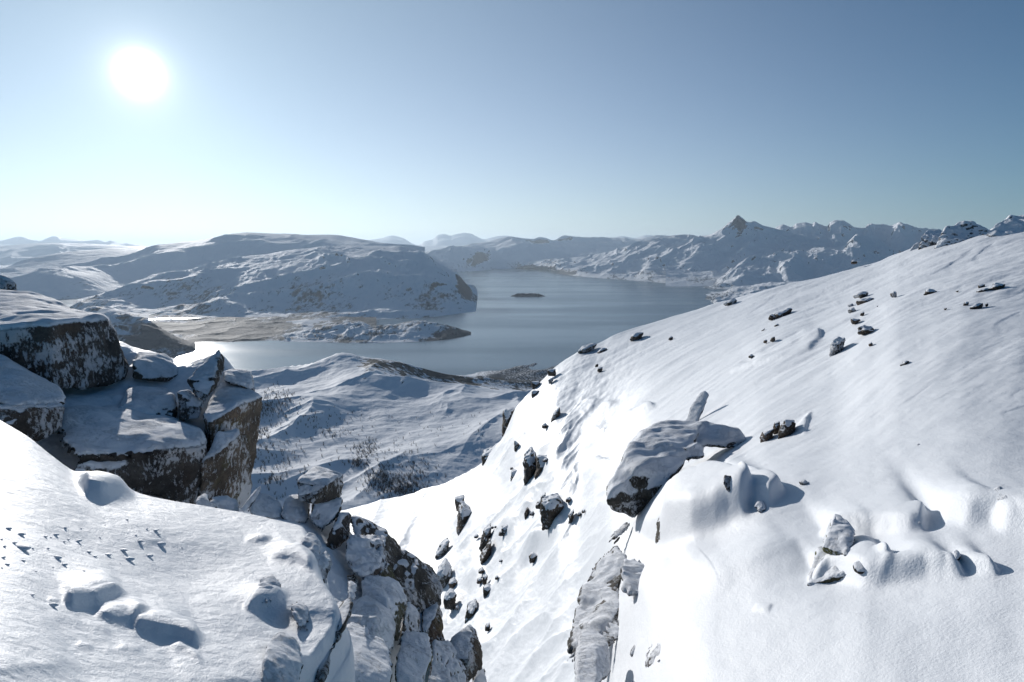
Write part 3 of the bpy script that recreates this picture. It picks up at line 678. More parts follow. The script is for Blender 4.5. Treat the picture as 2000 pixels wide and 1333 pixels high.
for ln in LL:
    a = np.array(ln, float); q = a[0, 0]+(a[-1, 0]-a[0, 0])*uu
    pyq = pchip(a[:, 0], a[:, 1], q); rq = np.exp(pchip(a[:, 0], np.log(a[:, 2]), q)); Lu.append(q); Ly.append(pyq); Ls.append(np.log(rq))
rows = [90, 110, 100, 110, 110]
v = np.concatenate([np.linspace(i, i+1, rows[i], endpoint=False) for i in range(5)]+[[5.0]])
U = pchip(np.arange(6), np.array(Lu), v); PY = pchip(np.arange(6), np.array(Ly), v); R = np.exp(pchip(np.arange(6), np.array(Ls), v))
P = at(U, PY, R); E = np.repeat(uu[None], len(v), 0)
x, y = P[..., 0], P[..., 1]
D = fbm(x, y, 2.6, 3, .5, 171)*.05 + fbm(x, y, .7, 4, .5, 173)*.012 + fbm(x, y, .12, 3, .6, 175)*.0035*(1+1.5*sstep(1150, 1300, PY)*(1-sstep(150, 420, U)))
def mound(cx, cy, rx, ry, h, rot=0., p=2.0):
    c, s = cos(rot), sin(rot); dx, dy = U-cx, PY-cy
    e = ((dx*c+dy*s)/rx)**2+((-dx*s+dy*c)/ry)**2
    return np.exp(-e**(p/2))*h*R/F
def llip(pts, h, w, w2=4, ends=.2): return lip(U, PY, R, pts, h, w, w2, ends)
D += shelves([
    ([(158, 946), (172, 968), (200, 978), (228, 975), (258, 970), (236, 952), (200, 944)], 32, 16, 120, 5),
    ([(127, 1178), (142, 1191), (192, 1192), (246, 1170), (232, 1162), (185, 1168), (145, 1166)], 26, 44, 110, 4),
    ([(188, 1206), (215, 1217), (262, 1225), (292, 1206), (272, 1198), (230, 1196)], 17, 30, 115, 4),
    ([(263, 1230), (308, 1244), (346, 1252), (388, 1268), (392, 1245), (372, 1228), (320, 1222), (275, 1218)], 25, 36, 115, 4),
    ([(95, 1178), (112, 1182), (114, 1176), (98, 1173)], 6, 6, 110, 2),
    ([(150, 1262), (178, 1272), (182, 1264), (158, 1256)], 8, 10, 110, 3),
    ([(100, 1214), (160, 1224), (215, 1240), (210, 1228), (150, 1212)], 6, 26, 110, 5),
    ([(230, 1270), (270, 1276), (276, 1266), (240, 1260)], 7, 14, 110, 4),
    ([(335, 1268), (365, 1280), (396, 1306), (388, 1284), (350, 1262)], 10, 16, 120, 4),
    ([(-100, 1340), (60, 1326), (150, 1312), (130, 1284), (60, 1254), (-100, 1230)], 16, 70, 110, 9),
    ([(478, 1196), (505, 1190), (548, 1182), (556, 1165), (540, 1152), (500, 1158)], 22, 34, 150, 5),
    ([(500, 1205), (560, 1196), (640, 1194), (676, 1200), (646, 1240), (604, 1280), (560, 1238)], -17, 0, 90, 7),
    ([(340, 1300), (420, 1282), (500, 1290), (560, 1300), (560, 1340), (380, 1340)], 10, 50, 120, 8),
    ([(482, 1054), (512, 1058), (530, 1050), (505, 1044)], 9, 12, 110, 3),
    ([(530, 1088), (580, 1094), (606, 1112), (612, 1090), (590, 1066), (545, 1066)], 15, 24, 140, 5),
    ([(250, 1056), (300, 1062), (320, 1054), (280, 1048)], 3, 14, 100, 3),
], U, PY, R)
D += fbm(x, y, .34, 4, .6, 176)*.012*sstep(1060, 1250, PY)
# rounded snow brink
D += -.45*sstep(.955, 1.0, E)**2 - .16*sstep(4.8, 5, np.repeat(v[:, None], nx, 1))*0
P[..., 2] += D
# hidden flanks: brink drops away on the right and behind
sk = []
for dr, dz in ((.15, -.12), (.5, -.6), (.9, -2.), (1.0, -6)):
    q = P[-1].copy(); h = np.hypot(q[:, 0], q[:, 1]); q[:, :2] *= ((h+dr)/h)[:, None]; q[:, 2] += dz; sk.append(q)
P = np.concatenate([P, np.array(sk)], 0)
E2 = []
for dx, dz in ((.02, -.12), (.03, -.5), (-.05, -1.6), (-.1, -6)):
    q = P[:, -1].copy(); q[:, 0] += dx; q[:, 2] += dz; E2.append(q)
P = np.concatenate([P, np.stack(E2, 1)], 1)
ledge_mat = snow_mat('ledge_snow', grain=55, gd=.009, soft=6, sd=.022)
me = mesh_from('snow_ledge', P.reshape(-1, 3), grid_faces(*P.shape[:2]), ledge_mat)
tag(link('snow_ledge', me), kind='structure')
LEDGE_P, LEDGE_U, LEDGE_Y = P[:len(v), :nx], U, PY
LGX, LGY = project(LEDGE_P)
def on_ledge(px, py):
    i = int(np.argmin((LGX-px)**2+(LGY-py)**2)); q = LEDGE_P.reshape(-1, 3)[i]; return q.copy(), float(np.hypot(q[0], q[1]))
# ================================================================ ROCKS
def rock_mat(name, dark=(.035, .034, .033), light=(.13, .12, .105), rime=.5, sc=1.0, lichen=0.0):
    """coarse mountain rock: grain, seams, hoar-frost speckles, settled snow where the 'snow' attribute says"""
    m, nt, b = nodes(name); n = N(nt); pos = n.geo()
    pv = n.scale(pos, (sc, sc, sc))
    c = n.mix(n.mapr(n.noise(1.6, 6, .62, pv), .35, .68), dark+(1,), light+(1,))
    c = n.mix(n.mapr(n.noise(.55, 3, .5, pv), .45, .75, 0, .55), c, (light[0]*1.25, light[1]*.95, light[2]*.72, 1))
    c = n.mix(n.mapr(n.noise(14, 4, .7, pv), .3, .75, 0, .6), c, (dark[0]*.6, dark[1]*.6, dark[2]*.6, 1))
    if lichen: c = n.mix(n.mapr(n.noise(1.1, 4, .6, pv), .5, .62, 0, lichen), c, (.14, .15, .045, 1))
    # hoar frost: clumped flecks, denser in patches
    patch = n.noise(1.0, 4, .6, pv)
    st = n.scale(pos, (sc, sc, sc*.55))
    fl = n.noise(11, 5, .75, st)
    fr = n.math('ADD', fl, n.math('MULTIPLY', n.math('SUBTRACT', patch, .5), 1.1))
    fm = n.mapr(fr, .70-rime*.32, .80-rime*.32)
    sn = n.math('ADD', n.attr('snow'), n.math('MULTIPLY', n.math('SUBTRACT', n.noise(7, 5, .7, pv), .5), .8))
    sm = n.mapr(sn, .42, .58)
    c = n.mix(n.math('MULTIPLY', fm, .82), c, (.74, .76, .80, 1))
    c = n.mix(sm, c, (.84, .855, .885, 1))
    nt.links.new(c, b.inputs['Base Color']); b.inputs['Roughness'].default_value = .8; b.inputs['Specular IOR Level'].default_value = .3
    h = n.math('ADD', n.math('MULTIPLY', n.noise(5, 9, .72, pv), .75), n.math('MULTIPLY', fm, .2))
    inv = n.math('SUBTRACT', 1.0, n.math('MULTIPLY', sm, .62))
    bp = n.bump(n.math('MULTIPLY', h, inv), .16/sc)
    nt.links.new(bp, b.inputs['Normal'])
    return m

RM = {'dark': rock_mat('dark_rock', (.045, .042, .04), (.15, .135, .12), rime=.60), 'rimed': rock_mat('rimed_rock', (.045, .042, .038), (.14, .13, .11), rime=.58),
      'brown': rock_mat('brown_rock', (.075, .06, .046), (.24, .19, .145), rime=.60, lichen=.3),
      'frost': rock_mat('frosted_rock', (.05, .047, .043), (.15, .14, .12), rime=.80),
      'olive': rock_mat('lichen_rock', (.045, .045, .03), (.15, .15, .09), rime=.45, lichen=.8),
      'far': rock_mat('slope_rock', (.042, .037, .032), (.15, .12, .095), rime=.28, sc=.8)}
CAP = rock_mat('wind_packed_snow_crust', rime=1.3)
DG = None
def hull_mesh(parts, vox):
    """union of convex hulls, voxel-remeshed to an even skin. Returns verts, faces"""
    import bmesh
    bm = bmesh.new()
    for p in parts:
        b2 = bmesh.new()
        vs = [b2.verts.new(q) for q in p]
        r = bmesh.ops.convex_hull(b2, input=vs)
        junk = list({g_ for g_ in r['geom_interior']+r['geom_unused'] if isinstance(g_, bmesh.types.BMVert)})
        if junk: bmesh.ops.delete(b2, geom=junk, context='VERTS')
        t = bpy.data.meshes.new('t'); b2.to_mesh(t); b2.free(); bm.from_mesh(t); bpy.data.meshes.remove(t)
    me = bpy.data.meshes.new('tmp'); bm.to_mesh(me); bm.free()
    o = bpy.data.objects.new('tmp', me); COL.objects.link(o)
    md = o.modifiers.new('r', 'REMESH'); md.mode = 'VOXEL'; md.voxel_size = vox
    dg = bpy.context.evaluated_depsgraph_get(); ev = o.evaluated_get(dg); m2 = ev.to_mesh()
    nv = len(m2.vertices); V = np.empty(nv*3, np.float32); m2.vertices.foreach_get('co', V)
    nf = len(m2.polygons); Fa = np.empty(nf*4, np.int32); m2.loops.foreach_get('vertex_index', Fa)
    ev.to_mesh_clear(); bpy.data.objects.remove(o); bpy.data.meshes.remove(me)
    return V.reshape(-1, 3).astype(float), Fa.reshape(-1, 4)

def vnormals(V, Fa):
    n = np.cross(V[Fa[:, 2]]-V[Fa[:, 0]], V[Fa[:, 3]]-V[Fa[:, 1]])
    out = np.zeros_like(V)
    for k in range(4):
        for a in range(3): out[:, a] += np.bincount(Fa[:, k], n[:, a], len(V))
    return out/(np.linalg.norm(out, axis=1, keepdims=True)+1e-12)

def smooth(V, Fa, it, w):
    e = np.concatenate([Fa[:, [0, 1]], Fa[:, [1, 2]], Fa[:, [2, 3]], Fa[:, [3, 0]]])
    i = np.concatenate([e[:, 0], e[:, 1]]); j = np.concatenate([e[:, 1], e[:, 0]])
    cnt = np.bincount(i, minlength=len(V))[:, None]
    for _ in range(it):
        A = np.stack([np.bincount(i, V[j, a], len(V)) for a in range(3)], 1)/np.maximum(cnt, 1)
        V = V + (A-V)*w[:, None]
    return V

_rseed = [0]
def nearer(parts, k): return [[(x, y, r*k) for x, y, r in p] for p in parts]
def rock(name, parts, mat='rimed', label=None, cat='rock', group=None, vox=None, thick=.10, cover=.55, rough=1.0, back=.5, parent=None, kind=None, allsnow=False):
    """parts: lists of (px, py, r); every part is closed behind by points pushed away from the viewer"""
    _rseed[0] += 7; sd = _rseed[0]
    W_ = []
    for p in parts:
        a = np.array(p, float); w = at(a[:, 0], a[:, 1], a[:, 2]); W_.append(w)
    allp = np.concatenate(W_); size = float(np.linalg.norm(allp.max(0)-allp.min(0))); rr = float(np.hypot(allp[:, 0], allp[:, 1]).mean())
    full = []
    for w in W_:
        c = w.mean(0); s_ = float(np.linalg.norm(w.max(0)-w.min(0)))*back
        h = np.hypot(w[:, 0], w[:, 1])[:, None]; d = np.concatenate([w[:, :2]/h, np.zeros((len(w), 1))], 1)
        bw = c+(w-c)*.82; bw[:, 2] -= s_*.12
        full.append(np.concatenate([w, bw+d*s_]))
    vox = vox or max(.02, 2.6*rr/F, size/95)
    V, Fa = hull_mesh(full, vox)
    if len(V) == 0: print('EMPTY', label); return None
    n = vnormals(V, Fa)
    # fractured, uneven faces with creases between them
    d = fbm3(V, size*.28, 4, .5, sd)*size*.030*rough + fbm3(V*np.array([1, 1, 1.9]), size*.09, 3, .55, sd+3)*size*.012*rough
    q = fbm3(V, size*.16, 1, .5, sd+5); sz = min(size, 1.9); d += (np.round(q*3)/3-q)*sz*.030*rough
    d += (.12-np.abs(fbm3(V+fbm3(V, size*.3, 2, .5, sd+20)[:, None]*size*.08, max(size*.12, min(size*.22, .6)), 2, .5, sd+21)))*sz*.055*rough
    V = V + n*d[:, None]
    n = vnormals(V, Fa)
    # settled snow
    s = sstep(cover-.18, cover+.12, n[:, 2]+.22*fbm3(V, size*.2, 3, .5, sd+8))
    if allsnow: s = np.maximum(s, sstep(-.15, .4, n[:, 2]+.9*fbm3(V, size*.22, 4, .55, sd+9)))
    s = smooth(np.repeat(s[:, None], 3, 1), Fa, 3, np.full(len(V), .6))[:, 0]
    if thick > 0:
        V[:, 2] += s*thick*(1+.3*fbm3(V, .6, 2, .5, sd+11)); V = smooth(V, Fa, 3, s*s*.6)
    base = np.array([V[:, 0].mean(), V[:, 1].mean(), V[:, 2].min()])
    me = mesh_from(name, V-base, Fa, RM[mat] if isinstance(mat, str) else mat, {'snow': s})
    o = link(name, me)
    if parent is not None:
        o.parent = parent; o.location = base-np.array(parent.location)
    else:
        o.location = base
        tag(o, label, cat, group, kind)
    return o

def sheet(name, lines, rows, nx, mat, amp=.12, sc=2., seed=1, drop=True):
    uu = np.linspace(0, 1, nx); Lu, Ly, Lr = [], [], []
    for ln in lines:
        a = np.array(ln, float); q = a[0, 0]+(a[-1, 0]-a[0, 0])*uu
        Lu.append(q); Ly.append(pchip(a[:, 0], a[:, 1], q)); Lr.append(pchip(a[:, 0], np.log(a[:, 2]), q))
    v = np.linspace(0, len(lines)-1, rows)
    k = np.arange(len(lines))
    P = at(pchip(k, np.array(Lu), v), pchip(k, np.array(Ly), v), np.exp(pchip(k, np.array(Lr), v)))
    P[..., 2] += fbm(P[..., 0], P[..., 1], sc, 4, .5, seed)*amp
    me = mesh_from(name, P.reshape(-1, 3), grid_faces(*P.shape[:2]), mat)
    return tag(link(name, me), kind='structure')

bank_mat = snow_mat('drift_snow', grain=45, gd=.008, soft=2.4, sd=.06)
# drifted snow between the blocks of the left crag, and below the ledge
sheet('snow_bank', [[(-200, 1060, 14.5), (100, 1060, 14.5), (330, 1060, 15.5), (430, 1060, 17)],
                    [(-200, 850, 18), (100, 870, 18), (250, 890, 18.2), (330, 900, 18.4), (420, 900, 19.5)],
                    [(-200, 770, 20.5), (120, 792, 19.8), (220, 790, 20.2), (300, 815, 20), (400, 840, 19.6), (440, 850, 20.3)],
                    [(-200, 715, 23), (100, 752, 21.8), (180, 757, 22), (250, 752, 22), (330, 764, 21.5), (380, 770, 21.3), (450, 780, 21.8)],
                    [(-200, 640, 27), (230, 668, 25.5), (262, 682, 25), (300, 690, 24.6), (350, 702, 24), (395, 697, 23.6), (425, 692, 23.2), (470, 735, 22.8)],
                    [(-200, 640, 31), (230, 672, 29), (262, 688, 28), (300, 696, 28), (350, 710, 27), (395, 706, 26.5), (425, 710, 26), (470, 760, 25)]], 190, 260, bank_mat, .16, 1.6, 201)
sheet('snow_bank', [[(520, 1420, 8.6), (640, 1420, 9.2), (760, 1420, 10.6), (900, 1420, 13.2), (960, 1420, 14.2)],
                    [(520, 1300, 9.8), (680, 1300, 10.6), (780, 1300, 11.9), (900, 1335, 13.6)],
                    [(520, 1180, 11.2), (680, 1170, 12.2), (760, 1190, 13.2), (852, 1210, 14.8)],
                    [(470, 1060, 12.6), (600, 1060, 13.6), (690, 1080, 14.8), (790, 1130, 16.3)],
                    [(400, 1020, 13.6), (520, 1012, 15), (600, 1010, 15.6), (665, 1022, 16)],
                    [(400, 1040, 17), (520, 1040, 18), (600, 1040, 18.5), (665, 1060, 19)]], 150, 170, bank_mat, .25, 1.3, 203)

# ---- left crag -----------------------------------------------------------
o = rock('boulder', [[(-70, 655, 21.2), (98, 640, 20.4), (205, 628, 22), (229, 672, 22.2), (248, 722, 22.4), (245, 741, 22.2), (170, 758, 21), (106, 756, 20.1), (50, 728, 20.4), (-70, 690, 21.2),
                       (-70, 618, 25.5), (120, 616, 25.5), (213, 633, 24), (160, 622, 24.5)]], 'dark', 'huge dark cracked block with thick snow roof, biggest of the left crag', 'boulder', thick=.16, cover=.6, back=.35, rough=.9)
rock('snow_cap', [[(-70, 574, 29.5), (0, 574, 29.5), (60, 577, 29), (108, 590, 28.4), (148, 612, 27.4), (152, 620, 25.6), (100, 628, 24.6), (-70, 634, 24.5), (-70, 600, 26.5), (60, 598, 26.5)]], 'frost', thick=.10, cover=.1, back=.25, rough=.6, parent=o, allsnow=True)
rock('boulder', [[(-60, 540, 32), (0, 542, 32), (22, 546, 31.6), (33, 556, 31.4), (37, 576, 31.2), (36, 590, 31), (-60, 592, 31)]], 'rimed', 'round frosted boulder at the left edge behind the snow-roofed block', 'boulder', thick=.08, cover=.75, back=.6)
o = rock('boulder', [[(-70, 798, 17.3), (60, 800, 16.8), (128, 797, 17.2), (122, 835, 17.2), (72, 864, 16.7), (20, 836, 16.5), (-70, 800, 17), (-70, 750, 18.5), (110, 775, 18.4)]], 'dark', 'dark block with smooth snow hood just above the sunlit ledge', 'boulder', thick=.05, cover=.7, back=.5)
rock('snow_cap', [[(-70, 685, 20.8), (0, 700, 20.2), (50, 737, 19.6), (108, 764, 18.8), (132, 783, 18), (131, 796, 17.3), (60, 800, 16.7), (-70, 796, 17.1)]], 'frost', thick=.12, cover=.0, back=.3, rough=.5, parent=o, allsnow=True)
rock('boulder', [[(258, 742, 22), (258, 712, 22.2), (268, 692, 23.4), (320, 697, 23.8), (340, 711, 23.2), (350, 737, 22.4), (330, 745, 21.9), (290, 746, 21.8)]], 'rimed', 'small snow-capped block right of the huge dark block', 'boulder', thick=.10, cover=.5)
rock('boulder', [[(228, 804, 19.5), (262, 790, 19.8), (341, 778, 20.4), (345, 800, 19.9), (340, 827, 19.6), (300, 824, 19.3), (258, 811, 19.3), (250, 758, 21.8), (335, 768, 21.6)]], 'dark', 'wedge-shaped dark slab with white top in the middle of the left crag', 'boulder', thick=.12, cover=.6, rough=.7)
rock('boulder', [[(346, 768, 19.9), (372, 764, 20.1), (400, 788, 19.5), (388, 820, 19.2), (350, 823, 19.4)]], 'dark', 'brown block under the leaning pointed slab', 'boulder', thick=.05, cover=.7, rough=.7)
rock('boulder', [[(429, 682, 20.9), (438, 700, 20.7), (438, 722, 20.4), (427, 746, 20), (409, 772, 19.3), (400, 790, 19.1), (384, 776, 19.5), (366, 744, 20), (378, 728, 20.3), (402, 702, 20.8)]], 'frost', 'leaning pointed slab white with hoar frost on the left crag', 'boulder', thick=.03, cover=.8, back=.18, rough=.7)
rock('boulder', [[(434, 732, 21.2), (452, 727, 21.8), (488, 730, 21.8), (496, 745, 21.3), (497, 768, 20.8), (470, 757, 20.6), (438, 747, 20.6)]], 'rimed', 'flat snow-topped block lying on the brown pillar', 'boulder', thick=.10, cover=.4)
rock('rock_pillar', [[(432, 748, 21.4), (470, 758, 21), (499, 770, 20.7), (514, 778, 20.3), (508, 815, 20.4), (496, 880, 20.3), (488, 940, 20.2), (485, 985, 20), (460, 1004, 19.4), (425, 995, 18.6), (398, 990, 18.4), (409, 833, 18.3), (460, 800, 19), (396, 815, 18.8), (404, 790, 19.8)]], 'brown', 'tall brown sunlit rock pillar at the tip of the left crag', 'rock pillar', thick=.12, cover=.6, back=.22, rough=.75)
rock('boulder', [[(425, 846, 17.9), (466, 842, 18.4), (471, 850, 18.1), (432, 886, 17.3), (394, 908, 17.0), (388, 985, 17.2), (440, 990, 17.9), (470, 960, 18.4)]], 'brown', 'split brown block with slanting snow shelf against the pillar', 'boulder', thick=.08, cover=.5, back=.2, rough=.7)
rock('boulder', [[(110, 806, 19), (230, 806, 19.6), (300, 826, 19.3), (392, 845, 18.4), (407, 858, 17.8), (401, 880, 17.1), (330, 887, 16.6), (245, 893, 16.3), (150, 900, 15.9), (110, 860, 16.8)],
                 [(401, 880, 17.2), (388, 985, 17.3), (350, 990, 16.9), (200, 960, 16), (130, 940, 15.8), (150, 900, 16.1), (245, 893, 16.5), (330, 888, 16.8)]], 'dark', 'long dark slab under a wide smooth snow shelf, lowest of the left crag', 'boulder', thick=.16, cover=.55, back=.3, rough=.8)
rock('boulder', [[(380, 985, 13.6), (395, 972, 13.9), (407, 974, 13.9), (413, 1002, 13.6), (380, 1002, 13.4)], [(408, 984, 14.2), (440, 980, 14.6), (468, 992, 14.8), (470, 1010, 14.6), (410, 1010, 14)]], 'frost', 'low snow-covered stone peeking over the ledge below the pillar', 'rock', thick=.05, cover=.2, allsnow=True)
rock('boulder', [[(509, 948, 14.6), (511, 955, 14.6), (503, 972, 14.4), (490, 990, 14.2), (478, 1003, 14), (466, 1000, 14), (484, 978, 14.3), (497, 960, 14.5)]], 'frost', 'thin pointed shard of frosted rock standing beside the pillar foot', 'rock', thick=.0, cover=.9, back=.12, rough=.5, allsnow=True)
rock('boulder', [[(484, 1002, 14.3), (494, 984, 14.8), (510, 977, 15.2), (535, 985, 15.3), (552, 1000, 15), (550, 1018, 14.6), (500, 1020, 14)]], 'frost', 'snow-buried block between the shard and the dark-based one', 'rock', thick=.08, cover=.2, allsnow=True)
rock('boulder', [[(548, 1015, 14.6), (556, 990, 15.2), (585, 982, 15.6), (604, 990, 15.6), (606, 1005, 15.3), (598, 1028, 14.8), (560, 1028, 14.4)]], 'dark', 'snow-topped block with dark base behind the ledge rim', 'rock', thick=.12, cover=.35)

# ---- crag below the ledge ---------------------------------------------------
rock('boulder', [[(579, 945, 15.4), (590, 937, 15.8), (616, 922, 16.3), (645, 924, 16.4), (670, 933, 16), (669, 967, 15.8), (657, 977, 15.6), (640, 977, 15.2), (617, 985, 15.1), (603, 988, 15), (581, 978, 15.1), (640, 949, 15.1)]], 'rimed', 'square frosted block perched on top of the middle crag', 'boulder', thick=.09, cover=.6, back=.35, rough=.8)
rock('boulder', [[(612, 989, 15.1), (628, 977, 15.5), (671, 978, 15.6), (669, 993, 15.3), (657, 1013, 15), (631, 1040, 14.5), (610, 1027, 14.6), (604, 1014, 14.8)]], 'rimed', 'frosted block right under the perched square one', 'boulder', thick=.05, cover=.7, back=.4)
rock('boulder', [[(661, 1006, 15), (685, 1006, 15.2), (686, 1018, 15.1), (679, 1051, 14.7), (657, 1078, 14.2), (638, 1085, 13.8), (636, 1068, 13.9), (644, 1040, 14.3)]], 'dark', 'steep dark slab with white edge in the middle crag', 'boulder', thick=.04, cover=.75, back=.35)
rock('boulder', [[(684, 1012, 15.6), (712, 1033, 15.7), (756, 1043, 15.9), (768, 1060, 15.8), (781, 1085, 15.6), (778, 1140, 14.6), (759, 1104, 14.4), (745, 1082, 14.4), (690, 1062, 14.6)],
                 [(781, 1085, 15.6), (814, 1108, 15.8), (848, 1118, 15.8), (865, 1142, 15.6), (861, 1180, 15.1), (826, 1210, 14.4), (800, 1195, 14), (780, 1155, 14.1), (765, 1110, 14.6)]], 'rimed', 'long frosted fin of rock that forms the skyline of the middle crag', 'boulder', thick=.03, cover=.8, back=.25, rough=1.2)
rock('boulder', [[(674, 1070, 13.6), (679, 1061, 14), (712, 1054, 14.4), (746, 1060, 14.4), (754, 1084, 14), (760, 1112, 13.6), (733, 1118, 13.2), (709, 1136, 12.9), (686, 1118, 13), (674, 1098, 13.2)]], 'dark', 'shadowed dark block with snow on its ledges before the frosted fin', 'boulder', thick=.06, cover=.55, back=.35, rough=1.5)
rock('boulder', [[(745, 1112, 13.4), (759, 1104, 13.8), (781, 1150, 13.8), (786, 1168, 13.5), (770, 1165, 13.1), (735, 1140, 13)]], 'olive', 'brown wedge below the shadowed dark block', 'boulder', thick=.04, cover=.7, back=.35)
rock('boulder', [[(706, 1140, 12.7), (739, 1131, 13.2), (784, 1160, 13), (798, 1176, 12.8), (790, 1205, 12.4), (777, 1256, 11.8), (760, 1215, 11.7), (754, 1177, 12), (752, 1212, 11.8), (706, 1200, 12)]], 'olive', 'block with flat white top and brown right flank in the middle crag', 'boulder', thick=.08, cover=.45, back=.35, rough=.6)
rock('boulder', [[(792, 1200, 12.9), (800, 1194, 13.2), (821, 1212, 13.2), (823, 1240, 12.8), (817, 1262, 12.4), (797, 1272, 12), (776, 1262, 11.9), (788, 1222, 12.4)]], 'rimed', 'small frosted knob with a snow hollow on top', 'boulder', thick=.05, cover=.6, back=.5)
rock('boulder', [[(824, 1211, 14), (856, 1192, 14.4), (866, 1222, 14.2), (864, 1272, 13.6), (844, 1268, 13.3), (823, 1256, 13.2)]], 'brown', 'brown cracked column below the frosted fin', 'boulder', thick=.03, cover=.8, back=.5)
rock('boulder', [[(907, 1250, 14), (920, 1237, 14.2), (933, 1250, 14.1), (944, 1288, 13.8), (941, 1306, 13.5), (926, 1326, 13.1), (908, 1336, 12.8), (886, 1302, 12.9), (873, 1277, 13.2), (892, 1257, 13.6), (915, 1290, 12.9)]], 'rimed', 'diamond-shaped frosted boulder standing alone at the gully edge', 'boulder', thick=.02, cover=.85, back=.4, rough=.8)
rock('boulder', [[(672, 1215, 10.9), (690, 1196, 11.4), (712, 1186, 11.8), (740, 1196, 11.8), (762, 1216, 11.6), (773, 1222, 11.5), (769, 1270, 10.9), (746, 1289, 10.4), (724, 1282, 10.3), (671, 1272, 10.3), (735, 1212, 10.9)]], 'frost', 'white block with steep shaded front below the ledge rim', 'boulder', thick=.08, cover=.35, back=.35, rough=.6, allsnow=True)
rock('boulder', [[(673, 1238, 10.3), (690, 1232, 10.5), (715, 1240, 10.4), (727, 1252, 10.2), (725, 1280, 9.8), (672, 1278, 9.8)]], 'frost', 'small rounded snow lump in front of the white block', 'rock', thick=.06, cover=.3, back=.4, rough=.6, allsnow=True)
rock('boulder', [[(630, 1300, 8.9), (654, 1277, 9.5), (691, 1270, 9.9), (757, 1293, 9.8), (771, 1301, 9.7), (760, 1345, 9.0), (745, 1420, 8.2), (600, 1420, 7.9), (615, 1350, 8.4)]], 'olive', 'large pyramid-shaped block with half its snow in shadow, at the bottom', 'boulder', thick=.07, cover=.4, back=.35, rough=.5)
rock('boulder', [[(779, 1278, 11.3), (810, 1270, 11.7), (845, 1270, 11.9), (845, 1285, 11.6), (828, 1322, 10.9), (815, 1400, 10), (770, 1400, 9.7), (772, 1320, 10.6)]], 'olive', 'frost-coated slab with lichen edge near the bottom of the frame', 'boulder', thick=.04, cover=.5, back=.4, rough=.7)
rock('boulder', [[(845, 1275, 12.6), (875, 1281, 12.8), (893, 1305, 12.6), (915, 1345, 12.1), (930, 1400, 11.5), (830, 1400, 11), (832, 1340, 11.4)]], 'rimed', 'sloping frosted slab between the lichen slab and the diamond boulder', 'boulder', thick=.04, cover=.6, back=.4)
rock('boulder', [[(925, 1330, 13.2), (935, 1322, 13.5), (950, 1330, 13.6), (955, 1380, 13), (915, 1380, 12.6)]], 'frost', 'low stone at the foot of the diamond boulder', 'rock', thick=.04, cover=.4)
rock('boulder', [[(676, 1150, 11.4), (690, 1141, 11.8), (700, 1148, 11.8), (700, 1166, 11.4), (692, 1180, 11), (678, 1176, 10.8)]], 'frost', 'rounded snow knob just off the ledge corner', 'rock', thick=.05, cover=.3, allsnow=True)
# broken wall under the ledge rim
rock('boulder', [[(690, 1178, 7.85), (686, 1200, 7.7), (662, 1250, 7.1), (644, 1290, 6.7), (615, 1370, 6.1), (585, 1420, 5.7), (560, 1420, 5.9), (596, 1330, 6.5), (640, 1240, 7.3), (664, 1200, 7.8), (640, 1200, 8.6)],], 'rimed', 'frost-streaked rock wall dropping from the ledge rim', 'rock wall', thick=.02, cover=.85, back=.12, rough=1.0)
rock('boulder', [[(520, 1290, 5.9), (545, 1262, 6.3), (575, 1268, 6.4), (594, 1300, 6.15), (592, 1380, 5.6), (560, 1420, 5.3), (510, 1420, 5.2), (508, 1330, 5.6)]], 'frost', 'snow-plastered rock bulge at the bottom of the ledge rim', 'rock', thick=.05, cover=.3, back=.3, rough=.8, allsnow=True)
rock('boulder', [[(615, 1092, 9.3), (640, 1084, 9.6), (651, 1098, 9.5), (645, 1120, 9.2), (637, 1143, 8.9), (618, 1130, 8.8), (606, 1112, 9)]], 'frost', 'snowy slab tilted against the far corner of the ledge', 'rock', thick=.04, cover=.6, back=.3)
rock('boulder', [[(586, 1068, 9.6), (600, 1050, 9.9), (618, 1052, 9.9), (630, 1072, 9.7), (624, 1096, 9.3), (600, 1104, 9.1), (586, 1090, 9.3)]], 'frost', 'frosted stone at the ledge corner next to the tilted slab', 'rock', thick=.06, cover=.5, back=.3)
rock('boulder', [[(494, 1168, 7.6), (505, 1142, 8), (535, 1136, 8.1), (552, 1150, 8), (552, 1172, 7.7), (520, 1188, 7.4)]], 'frost', 'rounded stone half buried in the middle of the ledge edge', 'rock', thick=.06, cover=.45, back=.3)
rock('boulder', [[(565, 1192, 7.4), (580, 1186, 7.55), (604, 1192, 7.6), (606, 1215, 7.35), (600, 1240, 7.05), (585, 1235, 7.0), (572, 1210, 7.15)]], 'frost', 'snow-covered step in the ledge rim above the wall', 'rock', thick=.06, cover=.2, back=.3, allsnow=True)
rock('boulder', [[(165, 944, 12), (182, 930, 12.2), (205, 930, 12.2), (232, 950, 12), (246, 964, 11.8), (226, 968, 11.3), (190, 962, 11.2)]], 'frost', 'buried stone that makes a shadowed bump on the crest of the ledge', 'rock', thick=.06, cover=.3, back=.2, allsnow=True)

